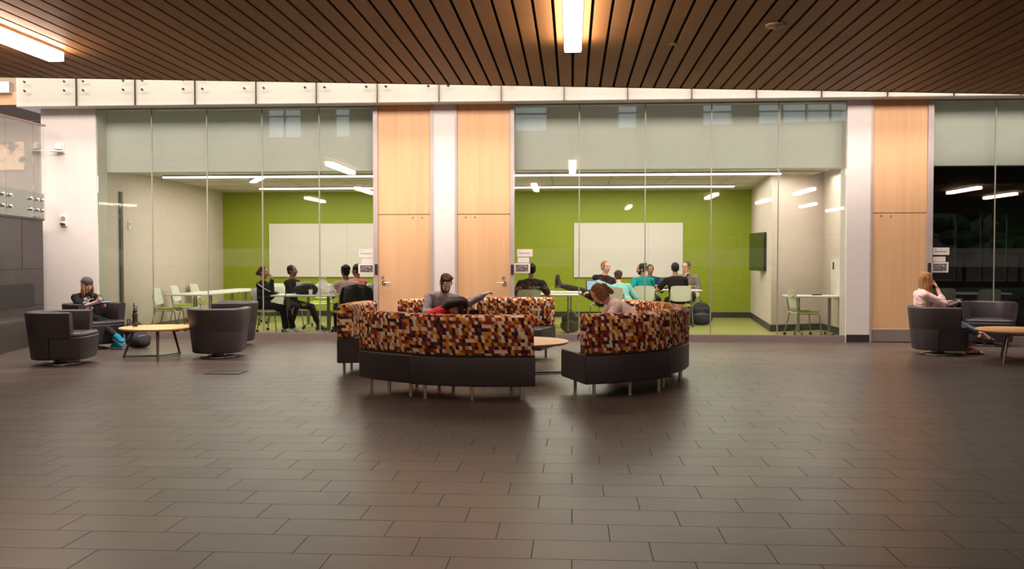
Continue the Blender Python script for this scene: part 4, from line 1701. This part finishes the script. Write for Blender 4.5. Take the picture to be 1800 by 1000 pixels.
# ---- girl in the grey cap, left armchair
HB = hair_mat('hair_blonde_brown', C(156, 118, 84))
P = G(163, 611)
f = R(-28)
P = P - V((cos(f), sin(f), 0)) * .16
BLACKT = cloth('black_printed_tee', C(26, 24, 26), print_=((.08, .0, .70), .115, C(176, 168, 166)))
LEGG = cloth('dark_leggings', C(46, 46, 52))
girl = person('person in grey backward cap and black printed tee in left armchair, holding a phone', P, -30, hz=.49, lean=-6, torso=.9, twist=-2,
              head=(4, 24, 0), hair='cap_long', hairm=HB, skin=SK_L, female=True,
              hands={'L': (.36, .05, .75), 'R': (.33, -.04, .73)}, elbow={'L': (0, .8, -1), 'R': (0, -.8, -1)}, palm={'L': (.2, -.9, .3), 'R': (.2, .9, .3)}, curl=1.2,
              feet={'R': (.72, .05, .22), 'L': (.62, .10, .085)}, knees={'R': (.5, 0, 1), 'L': (.5, .1, 1)},
              toes={'R': (1, .10, -.25), 'L': (1, .2, 0)},
              top=BLACKT, bottom=LEGG, shoes=('sneaker', cloth('teal_sneaker', C(24, 140, 168)), M_WHITE), k=.93, vox=.007)
hp = girl['hp']; ax = girl['ax']
capm = cloth('grey_cap_cloth', C(96, 90, 90))
m = MB().ell(hp(-.016, 0, .060), ax, (.100, .090, .080), 20, 12)
m.rc(hp(-.085, 0, .032), hp(-.150, 0, .006), .040, .030, ax[1], 1.6, .22)
c_ = remesh(m.build('cap', capm, girl['t']), .006, 3)
MB().ell(hp(.060, -.035, .075), ax, (.012, .016, .006)).build('cap_emblem', M_BOARD, c_, smooth='all')
w1, w2 = girl['wr']['L'], girl['wr']['R']
mid = at_person(girl, (w1[0] + w2[0]) / 2 + (w1[1] + w2[1]) * .045 + V((0.0, 0, .02)))
ph = thing('phone', 'black phone held by the person in the grey cap', 'phone', mid, R(-30))
T = Matrix.Rotation(R(-35), 4, 'Y')
MB().box(-.006, .0, -.036, .036, -.07, .07, T).build('casing', M_CASTER, ph, bevel=.003)
MB().box(-.0075, -.006, -.032, .032, -.062, .062, T).build('display', mat('phone_glass', C(40, 44, 50), .1), ph)
kn = girl['res']['legR'][1]
q = at_person(girl, V((.36, -.02, .0)))
nb = thing('binder', 'blue edged white binder resting on the crossed knee of the person in the grey cap', 'binder', (q.x, q.y, .70), R(-10))
T = Matrix.Rotation(R(-13), 4, 'Y')
MB().box(-.15, .17, -.12, .12, -.003, .0, T).box(-.15, .17, -.12, .12, .018, .021, T).box(-.155, -.15, -.12, .12, -.003, .021, T).build('cover', mat('blue_cover', C(52, 96, 160), .4), nb)
MB().box(-.145, .165, -.115, .115, .001, .017, T).build('pages', M_BOARD, nb)

# ---- bottle on left table
bt = thing('water_bottle', 'dark grey flip top water bottle standing on the left oak table', 'bottle', W(237, 574, 1) * 0 + G(237.5, 574, .44) )
bt.location.z = .44
MB().lathe([(.034, 0), (.038, .006), (.038, .10), (.034, .13), (.038, .16), (.036, .185), (.026, .20)], n=24).build('flask', mat('smoky_plastic', C(52, 48, 50), .2), bt, smooth=True)
MB().lathe([(.028, .20), (.030, .21), (.030, .235), (.018, .25), (.012, .27)], n=20).build('lid', M_CASTER, bt, smooth=True)
MB().tube([(.022, 0, .235), (.036, 0, .26), (.03, 0, .29), (.0, 0, .30), (-.02, 0, .28)], .005, 8).build('carry_loop', M_CASTER, bt, smooth=True)
MB().tube([(-.012, 0, .25), (-.016, 0, .34)], .007, 10).build('straw_spout', M_CASTER, bt, smooth=True)

# ---- backpacks and bags
def backpack(label, loc, rz, s=1.0, m_=None, slump=0.0):
    t = thing('backpack', label, 'backpack', loc, R(rz), 'backpacks on the floor')
    m_ = m_ or mat('black_nylon', C(26, 25, 28), .75, bump=.3, bscale=30)
    X = (V((1, 0, 0)), V((0, 1, 0)), V((slump, 0, 1)).normalized())
    m = MB().rc((0, -.09 * s, .13 * s), (0, .09 * s, .13 * s), .125 * s, .125 * s).rc((slump * .15, -.08 * s, .27 * s), (slump * .15, .08 * s, .27 * s), .11 * s, .11 * s).rc((slump * .2, -.05 * s, .34 * s), (slump * .2, .05 * s, .34 * s), .085 * s, .085 * s).ell((.07 * s, 0, .13 * s), X, (.10 * s, .15 * s, .13 * s)).ell((-.02 * s, 0, .08 * s), X, (.15 * s, .18 * s, .085 * s))
    remesh(m.build('pack_body', m_, t), .012, 3)
    MB().tube([(-.05 * s + slump * .3, -.03 * s, .39 * s), (-.06 * s + slump * .3, -.02 * s, .45 * s), (-.06 * s + slump * .3, .02 * s, .45 * s), (-.05 * s + slump * .3, .03 * s, .39 * s)], .009, 8).build('grab_handle', m_, t, smooth=True)
    for g in (1, -1):
        MB().tube([(-.10 * s, g * .07 * s, .36 * s), (-.17 * s, g * .09 * s, .25 * s), (-.16 * s, g * .10 * s, .10 * s), (-.10 * s, g * .11 * s, .03 * s)], .014, 8).build('strap', m_, t, smooth=True)
    MB().tube([(.13 * s, -.13 * s, .20 * s), (.165 * s, 0, .215 * s), (.13 * s, .13 * s, .20 * s)], .004, 6).build('zip', M_LEGS, t, smooth=True)
    return t
p = G(238, 613)
backpack('slumped black backpack on the floor between the girl\'s armchair and left oak table', (p.x - .02, p.y + .15, 0), -20, 1.0, None, -.5)
p = G(1232, 571)
backpack('dark backpack on the green floor right of the man in black tee', (p.x, p.y, 0), -90, 1.15, mat('navy_nylon', C(30, 34, 42), .75, bump=.3, bscale=30))
p = G(1003, 583)
backpack('olive camouflage bag on the floor behind the glass beside the ring of sofas', (p.x, max(p.y, FY + .75), 0), -90, .95, mat('olive_camo', C(92, 88, 66), .85, var=.5, scale=12))

# ---- young man in grey with beard, sitting at the back of the ring
GREY = cloth('grey_marl_jersey', C(134, 126, 126))
HD = hair_mat('hair_dark_brown', C(66, 42, 30))
HK = hair_mat('hair_black', C(24, 19, 18))
cx_, cy_ = -.80, 11.2
pm = W(777, 540, 12.75)
man = person('bearded person in grey top at back of sofa ring, one arm along the backrest', (pm.x, 12.66), -76, hz=.54, torso=.9, lean=4, side=3, twist=2,
             head=(14, 36, 0), hair='short', hairm=HD, skin=SK_P, sleeve='long', beard=HD,
             hands={'L': (-.12, .62, .90), 'R': (.28, .0, .72)}, elbow={'L': (-.6, .0, -.5), 'R': (0, -1, -.6)}, palm={'L': (.5, .2, -1), 'R': (0, .8, -.5)}, curl={'L': .9, 'R': .7},
             top=GREY, bottom=cloth('dark_jeans', C(44, 48, 62)), shoes=('sneaker', M_CASTER, M_WHITE), vox=.007)
hp = man['hp']; ax = man['ax']
m = MB().ell(hp(.040, -.012, .110), ax, (.040, .058, .022)).ell(hp(.015, .03, .118), ax, (.05, .05, .026)).ell(hp(-.03, 0, .085), ax, (.082, .084, .058))
remesh(m.build('fringe', HD, man['t']), .006, 2)
# ---- person in red, leaning over with long dark hair
RED = cloth('red_top', C(176, 26, 30))
pr = W(768, 560, 12.1)
red = person('person in red top with long dark hair, bent forward in front of the bearded one', (-2.06, 12.32), -14, hz=.58, lean=66, side=0, twist=0,
             head=(6, 62, 0), hair='none', hairm=hair_mat('hair_darkest', C(40, 28, 26)), skin=SK_L, sleeve='short', female=True,
             hands={'L': (.55, .12, .52), 'R': (.50, -.15, .50)}, feet={'L': (.35, .10, .085), 'R': (.35, -.1, .085)}, top=RED, bottom=cloth('black_tights', C(30, 28, 32)), shoes=('sneaker', M_CASTER, M_WHITE), k=.94, vox=.0085)
hp = red['hp']; ax = red['ax']; HC_ = red['HC']
m = MB().ell(hp(-.018, 0, .045), ax, (.095, .088, .086)).ell(hp(-.05, 0, 0), ax, (.055, .078, .07))
lf_, s_, fw_ = red['lf'], red['s'], red['fw']
for i in range(7):
    a = (i - 3) / 3
    p0 = hp(-.03, a * .075, .09 - .03 * abs(a))
    p1 = p0 - s_ * .17 + lf_ * a * .05 + V((0, 0, .04))
    p2 = p0 - s_ * .38 + lf_ * a * .09 + V((0, 0, .02 - .03 * abs(a)))
    m.rc(p0, p1, .045, .055).rc(p1, p2, .055, .025)
for g in (1, -1):
    for ff in (-.02, .03):
        p0 = hp(ff, g * .075, .03)
        m.rc(p0, p0 + V((.02, g * .02, -.12)), .03, .03).rc(p0 + V((.02, g * .02, -.12)), p0 + V((.03, g * .01, -.22)), .03, .012)
remesh(m.build('long_hair', hair_mat('hair_darkest', C(40, 28, 26)), red['t']), .008, 3)
q = at_person(red, V((.62, .10, 0)))
lp = thing('black_tablet', 'black tablet held low in front of the person in the red top', 'tablet', (W(834, 548, 12.0).x, 12.0, .67), R(-12))
T = Matrix.Rotation(R(-12), 4, 'X')
MB().box(-.07, .07, -.008, .0, -.10, .08, T).build('casing', M_CASTER, lp, bevel=.004)
MB().box(-.064, .064, -.0095, -.008, -.09, .07, T).build('display', mat('tablet_glass', C(18, 18, 22), .1), lp)

# ---- person in pink shirt leaning over inside the ring on the right
PINK = cloth('pale_pink_shirt', C(255, 226, 228))
pk = W(1126, 552, 11.0)
pink = person('person in pale pink shirt lying forward over the sofa on the right of the ring', (pk.x, 10.9), 186, hz=.66, lean=54, side=4, twist=0,
              head=(8, 44, 0), hair='bob', hairm=hair_mat('hair_auburn', C(122, 82, 58)), skin=SK_L, sleeve='long', female=True,
              hands={'L': (.68, .10, .56), 'R': (.62, -.10, .60)}, elbow={'L': (.3, .6, -1), 'R': (.3, -.6, -1)}, feet={'L': (.30, .12, .085), 'R': (.30, -.12, .085)},
              top=PINK, bottom=cloth('black_tights', C(30, 28, 32)), shoes=('sneaker', M_CASTER, M_WHITE), k=.98, vox=.007, palm={'L': (0, 0, -1), 'R': (0, 0, -1)})
hp = pink['hp']; ax = pink['ax']
hh = hair_mat('hair_auburn', C(122, 82, 58))
m = MB().ell(hp(-.10, 0, .02), ax, (.05, .05, .05)).rc(hp(-.10, 0, .0), hp(-.13, 0, -.09), .045, .03)
remesh(m.build('gathered_hair', hh, pink['t']), .007, 3)

# ---- woman in pink sweater, right armchair
SALM = cloth('light_pink_knit', C(240, 202, 194))
JEAN = cloth('faded_jeans', C(104, 118, 140))
P = G(1648, 622)
wom = person('person in light pink sweater and jeans in the right armchair, hand against her forehead', (P.x - .20, P.y + .02), -6, hz=.50, lean=-5, side=0, twist=4,
             head=(6, 22, 0), hair='long', hairm=hair_mat('hair_light_brown', C(160, 112, 70)), skin=SK_L, sleeve='mid', female=True,
             hands={'R': (.17, -.08, .97), 'L': (.40, .06, .78)}, elbow={'R': (.9, -.4, -1), 'L': (.1, .8, -1)}, palm={'R': (-1, .3, 0), 'L': (0, 0, -1)}, curl={'R': .35, 'L': .6},
             feet={'R': (.66, .02, .085), 'L': (.80, -.02, .30)}, knees={'R': (.5, 0, 1), 'L': (.4, 0, 1)}, toes={'L': (1, 0, -.18), 'R': (1, -.1, 0)},
             top=SALM, bottom=JEAN, shoes=('sandal', mat('brown_sandal', C(72, 40, 30), .5), M_CASTER), pants_len=.84, k=1.0, vox=.007)
q = at_person(wom, V((.40, .02, 0)))
lb = thing('handbag', 'dark purple grey soft bag on the lap of the person in pink sweater', 'bag', (q.x, q.y, .70), R(20))
m = MB().ell((0, 0, .05), (V((1, 0, .4)).normalized(), V((0, 1, 0)), V((-.4, 0, 1)).normalized()), (.13, .10, .045)).ell((.07, 0, .085), (V((1, 0, .4)).normalized(), V((0, 1, 0)), V((-.4, 0, 1)).normalized()), (.08, .09, .035))
remesh(m.build('bag_body', mat('plum_leather', C(70, 54, 60), .5), lb), .008, 3)
MB().tube([(.13, -.03, .10), (.17, -.02, .12), (.17, .02, .12), (.13, .03, .10)], .007, 8).build('bag_strap', M_CASTER, lb, smooth=True)
wr = wom['wr']['L']
q = at_person(wom, wr[0] + wr[1] * .06)
ph = thing('phone', 'dark phone in the left hand of the person in pink sweater', 'phone', (q.x + .03, q.y, q.z + .015), R(15))
MB().box(-.06, .06, -.032, .032, -.005, .004).build('casing', M_CASTER, ph, bevel=.003)

# ================================================================== people behind the glass
BLK = cloth('black_jersey', C(28, 26, 28))
def small(label, px, Y, face, **kw):
    p = W(px, 450, Y)
    kw.setdefault('vox', .011)
    return person(label, (p.x, Y), face, **kw)

a = small('person in black jacket with reddish bun, hand at chin, left study room', 463, 16.95, -4, hz=.56, lean=-2, head=(-4, 0, 0), hair='bun', hairm=hair_mat('hair_dark_red', C(70, 38, 36)),
      skin=SK_M, sleeve='long', female=True, hands={'L': (.20, .10, .76), 'R': (.19, -.07, 1.02)}, elbow={'R': (.8, -.3, -1)}, palm={'R': (-1, .3, .2)},
      top=BLK, bottom=cloth('black_tights', C(30, 28, 32)), shoes=('sneaker', M_WHITE, M_WHITE), feet={'L': (.55, .12, .085), 'R': (.50, -.12, .085)}, k=.97)
m = MB()
sh, el, w_ = a['res']['armR']
m.tube([sh + V((-.01, -.062, .03)), sh + (el - sh) * .5 + V((-.005, -.058, .0)), el + V((0, -.05, 0))], .009, 8)
m.build('sleeve_stripe', M_WHITE, a['t'], smooth=True)
b = small('person in black sweater and striped leggings behind the bag table, left study room', 511, 17.85, -14, hz=.56, lean=4, head=(6, -8, 0), hair='short', hairm=HK,
      skin=SK_D, sleeve='long', hands={'L': (.36, .05, .80), 'R': (.34, -.08, .80)}, top=BLK, bottom=cloth('striped_leggings', C(34, 32, 36)),
      shoes=('sneaker', M_CASTER, M_WHITE), feet={'L': (.60, .05, .085), 'R': (.25, -.45, .085)})
kn, an = b['res']['legR'][1], b['res']['legR'][2]
MB().tube([kn + V((.0, -.078, 0)), (kn + an) / 2 + V((.0, -.066, 0)), an + V((0, -.052, .03))], .006, 8).build('leg_stripe', M_WHITE, b['t'], smooth=True)
PK2 = cloth('dusty_pink_tee', C(206, 160, 162), print_=((-.12, .02, .82), .10, C(120, 60, 70)))
small('person in dusty pink tee with back turned at the bag table', 610, 16.95, 118, hz=.56, lean=10, head=(10, 4, 0), hair='short_full', hairm=HK, skin=SK_D, sleeve='short',
      hands={'L': (.26, .10, .92), 'R': (.38, -.12, .79)}, top=PK2, bottom=cloth('black_tights', C(30, 28, 32)), shoes=('sneaker', M_CASTER, M_WHITE))
small('person in salmon tee beside the one in dusty pink, left study room', 632, 17.95, 150, hz=.57, lean=8, head=(14, -4, 0), hair='short_full', hairm=HK, skin=SK_D, sleeve='short',
      hands={'L': (.40, .12, .79), 'R': (.40, -.10, .79)}, top=cloth('salmon_tee', C(196, 112, 104)), bottom=cloth('black_tights', C(30, 28, 32)), shoes=('sneaker', M_CASTER, M_WHITE))

def draped_jacket(label, chair_xy, deg, m_):
    t = thing('jacket', label, 'jacket', (chair_xy[0], chair_xy[1], 0), R(deg))
    m = MB()
    secs = []
    rg = random.Random(len(label))
    prof = [(-.20, .50), (-.19, .70), (-.215, .86), (-.245, .925), (-.30, .93), (-.345, .87), (-.36, .72), (-.375, .52), (-.39, .36)]
    for j in range(15):
        v = -1 + 2 * j / 14
        row = []
        for i, (x, z) in enumerate(prof):
            wob = .022 * sin(v * 7 + i * .9 + rg.random() * .6)
            row.append((x + wob + .035 * v * v, v * (.27 + .03 * (i > 5)), z - .05 * v * v * (1 if 1 < i < 6 else .3) + (.04 * sin(v * 5) if i in (0, 8) else 0)))
        secs.append(row + [(q[0] + (.018 if i < 4 else -.018), q[1], q[2] + (.02 if 2 <= i <= 5 else 0)) for i, q in reversed(list(enumerate(row)))])
    m.loft(secs)
    m.build('jacket_body', m_, t, smooth=True)
    for g in (1, -1):
        MB().rc((-.33, g * .25, .84), (-.37, g * .31, .58), .06, .05).rc((-.37, g * .31, .58), (-.36, g * .30, .40), .05, .042).build('sleeve', m_, t, smooth='all')
    return t
draped_jacket('black jacket hung over the chair nearest the glass, left study room', (xr(612, 16.9), 16.85), 140, cloth('black_anorak', C(36, 36, 38), .6))
draped_jacket('grey jacket hung over the chair next to the left maple door', (xr(643, 17.7), 17.9), 150, cloth('grey_anorak', C(104, 106, 106), .7))

# things on the bag table
p = W(540, 512, 16.85)
t = thing('duffel_bag', 'large black soft bag lying on the table in front of the person in black sweater', 'bag', (p.x - .05, 16.9, .745), R(3))
m = MB().rc((-.13, 0, .09), (.16, 0, .085), .09, .085).ell((.05, 0, .15), (V((1, 0, 0)), V((0, 1, 0)), V((0, 0, 1))), (.16, .10, .07))
remesh(m.build('bag_body', mat('black_nylon', C(26, 25, 28), .75), t), .012, 3)
MB().tube([(-.30, -.08, .10), (-.34, -.12, .02), (-.33, -.2, .0), (-.32, -.3, -.02), (-.31, -.3, -.16)], .010, 8).build('strap', mat('black_nylon', C(26, 25, 28)), t, smooth=True)
def carrier(label, px, Y, s, mark):
    p = W(px, 450, Y)
    t = thing('plastic_bag', label, 'bag', (p.x, Y, .745), R(8), 'white plastic bags on the table')
    mb_ = MB()
    rg = random.Random(px)
    rings = []
    for i in range(8):
        u = i / 7
        r = (.13 + .03 * sin(u * 5)) * (1 - .45 * u ** 2) * s
        ring = []
        for q in range(22):
            a_ = 2 * pi * q / 22
            rr = r * (1 + .14 * sin(a_ * 5 + i) + .06 * rg.random())
            ring.append((cos(a_) * rr, sin(a_) * rr * .7, u * .26 * s))
        rings.append(ring)
    mb_.loft(rings)
    mb_.build('bag_body', mat('white_polythene', C(232, 226, 220), .4), t, smooth=True)
    for g in (1, -1):
        MB().tube([(g * .05 * s, -.02, .24 * s), (g * .055 * s, -.02, .31 * s), (g * .02 * s, -.02, .33 * s), (g * .01 * s, -.02, .25 * s)], .008, 6).build('handle', mat('white_polythene', C(232, 226, 220)), t, smooth=True)
    if mark:
        MB().box(-.06 * s, .07 * s, -.115 * s, -.108 * s, .06 * s, .085 * s).box(-.02 * s, .09 * s, -.112 * s, -.105 * s, .10 * s, .12 * s).build('red_print', mat('red_print', C(190, 40, 50), .5), t)
carrier('tall white plastic carrier bag on the table left of the person in dusty pink', 567, 17.0, 1.05, False)
carrier('lower crumpled white plastic bag with red print on the table', 583, 16.85, .62, True)
p = W(530, 450, 17.1)
t = thing('laptop', 'open pale laptop on the bag table behind the black bag', 'laptop', (p.x, 17.15, .745), R(180))
MB().box(-.16, .16, -.11, .11, 0, .014).build('keyboard_base', M_ALU, t, bevel=.004)
MB().box(-.16, .16, -.118, -.11, .014, .23).build('screen_lid', M_ALU, t, bevel=.004)
p = W(547, 450, 16.85)
t = thing('drink_cup', 'small pale drink cup with red straw on the bag table', 'cup', (p.x, 16.8, .745))
MB().lathe([(.03, 0), (.04, .09), (.042, .10)], n=18).build('cup_body', M_PLASTIC, t, smooth=True)
MB().tube([(0, 0, .05), (.03, 0, .24)], .005, 8).build('straw', mat('red_print', C(190, 40, 50)), t, smooth=True)

# right study room
small('person in dark tee with back turned beside the middle maple door', 934, 16.85, 92, hz=.56, lean=8, head=(6, 0, 0), hair='short', hairm=HK, skin=SK_M, sleeve='short',
      hands={'L': (.40, .22, .79), 'R': (.34, -.26, .79)}, top=cloth('charcoal_tee', C(40, 44, 48)), bottom=cloth('dark_jeans', C(44, 48, 62)), shoes=('sneaker', M_CASTER, M_WHITE), k=1.06)
BOOTM = mat('brown_boot_leather', C(64, 44, 40), .5)
LG = small('reclining blond person in black logo shirt with boots up on the table', 1056, 19.35, 184, hz=.57, lean=-10, head=(62, -2, 0), twist=62, hair='short', hairm=hair_mat('hair_ginger', C(158, 106, 66)), skin=SK_L,
      sleeve='long', hands={'L': (.25, .18, .72), 'R': (.22, -.1, .72)}, feet={'L': (.95, .10, .90), 'R': (.97, -.08, .90)}, knees={'L': (0, 0, 1), 'R': (0, 0, 1)}, toes={'L': (-.15, .1, 1), 'R': (-.1, -.1, 1)},
      top=cloth('black_sweatshirt', C(38, 32, 34)), bottom=cloth('dark_brown_trousers', C(48, 40, 44)), shoes=('boot', BOOTM, M_CASTER), k=1.1)
t_, H_, s_, fw_, lf_ = LG['t'], LG['H'], LG['s'], LG['fw'], LG['lf']
def chestp(a_, b_):
    return H_ + s_ * (LG['T'] * .74 + b_) + fw_ * (.156 + .0) - lf_ * a_
m = MB()
for i, hgt in enumerate((.05, .085, .12)):
    x0 = -.075 + i * .05
    m.bar(chestp(x0 + .04, -.02), chestp(x0 - .02 * 0, -.02 + hgt), .034, .012, fw_.cross(s_))
m.build('red_emblem', mat('emblem_red', C(206, 40, 60), .6), t_)
tx = text('shirt_lettering', 'adidas', .052, M_WHITE, t_, chestp(-.0, -.065), (0, 0, 0), .001, 'CENTER')
mt = Matrix((-lf_, s_, fw_)).transposed()
if (-lf_).cross(s_).dot(fw_) < 0:
    mt = Matrix((lf_, s_, fw_)).transposed()
tx.rotation_euler = mt.to_euler()
p = W(1043, 450, 18.95)
t = thing('laptop', 'open dark laptop with glowing screen beside the legs of the reclining person', 'laptop', (p.x, 18.9, .785), R(12))
MB().box(-.15, .15, -.22, .0, -.036, -.02).build('keyboard_base', M_CASTER, t, bevel=.003)
T = Matrix.Rotation(R(-12), 4, 'X')
MB().box(-.15, .15, .0, .01, -.02, .20, T).build('screen_lid', M_CASTER, t, bevel=.003)
MB().box(-.13, .13, -.002, .0, .0, .185, T).build('display', emit('laptop_display', (.45, .6, .75, 1), .55), t)
p = W(1078, 450, 18.5)
small('leaning person in light blue shirt with brown hair, back turned', 1098, 18.45, 100, hz=.56, lean=40, side=6, head=(-10, 20, 0), hair='short_full', hairm=hair_mat('hair_brown', C(74, 50, 42)), skin=SK_L, sleeve='long',
      hands={'L': (.30, .40, .72), 'R': (.40, -.2, .76)}, elbow={'L': (0, 1, .1)}, top=cloth('aqua_shirt', C(134, 194, 190)), bottom=cloth('dark_jeans', C(44, 48, 62)), shoes=('sneaker', M_CASTER, M_WHITE))
small('person in teal tee with top knot, face turned left', 1133, 19.45, 108, hz=.57, lean=10, twist=0, head=(68, 4, 0), hair='topknot', hairm=HK, skin=SK_M, sleeve='short', beard=HK,
      hands={'L': (.16, .30, .80), 'R': (.40, -.12, .79)}, top=cloth('teal_tee', C(20, 140, 140)), bottom=cloth('dark_jeans', C(44, 48, 62)), shoes=('sneaker', M_CASTER, M_WHITE), k=1.03)
small('half hidden person in blue behind the one in teal tee', 1141, 21.2, -80, hz=.56, lean=8, head=(0, 6, 0), hair='short', hairm=hair_mat('hair_brown', C(74, 50, 42)), skin=SK_M, sleeve='long',
      hands={'L': (.36, .12, .79), 'R': (.36, -.12, .79)}, top=cloth('blue_jersey', C(26, 70, 110)), bottom=cloth('dark_jeans', C(44, 48, 62)), shoes=('sneaker', M_CASTER, M_WHITE))
small('person in black tee with back turned and black hair, right study room', 1190, 19.5, 96, hz=.57, lean=8, side=2, head=(-4, 2, 0), hair='short', hairm=HK, skin=SK_M, sleeve='short',
      hands={'L': (.30, .24, .79), 'R': (.40, -.10, .79)}, elbow={'L': (-.3, 1, -.8)}, top=BLK, bottom=cloth('black_tights', C(30, 28, 32)), shoes=('sneaker', M_CASTER, M_WHITE), k=1.05)
small('person in grey shirt and glasses facing the one in black tee', 1209, 21.05, -105, hz=.60, lean=10, head=(-28, 4, 0), hair='short', hairm=hair_mat('hair_grey_brown', C(92, 76, 64)), skin=SK_L, sleeve='long', glasses=True,
      hands={'L': (.30, .12, .79), 'R': (.22, -.04, 1.02)}, elbow={'R': (.8, -.3, -1)}, top=cloth('taupe_shirt', C(140, 130, 120)), bottom=cloth('dark_jeans', C(44, 48, 62)), shoes=('sneaker', M_CASTER, M_WHITE), k=1.05)
# papers on the table
p = W(975, 450, 17.3)
t = thing('paper_sheet', 'white paper sheet on the table in front of the person in dark tee', 'paper', (p.x, 17.3, .7455), R(12))
MB().box(-.15, .15, -.105, .105, 0, .002).build('sheet', paper, t)
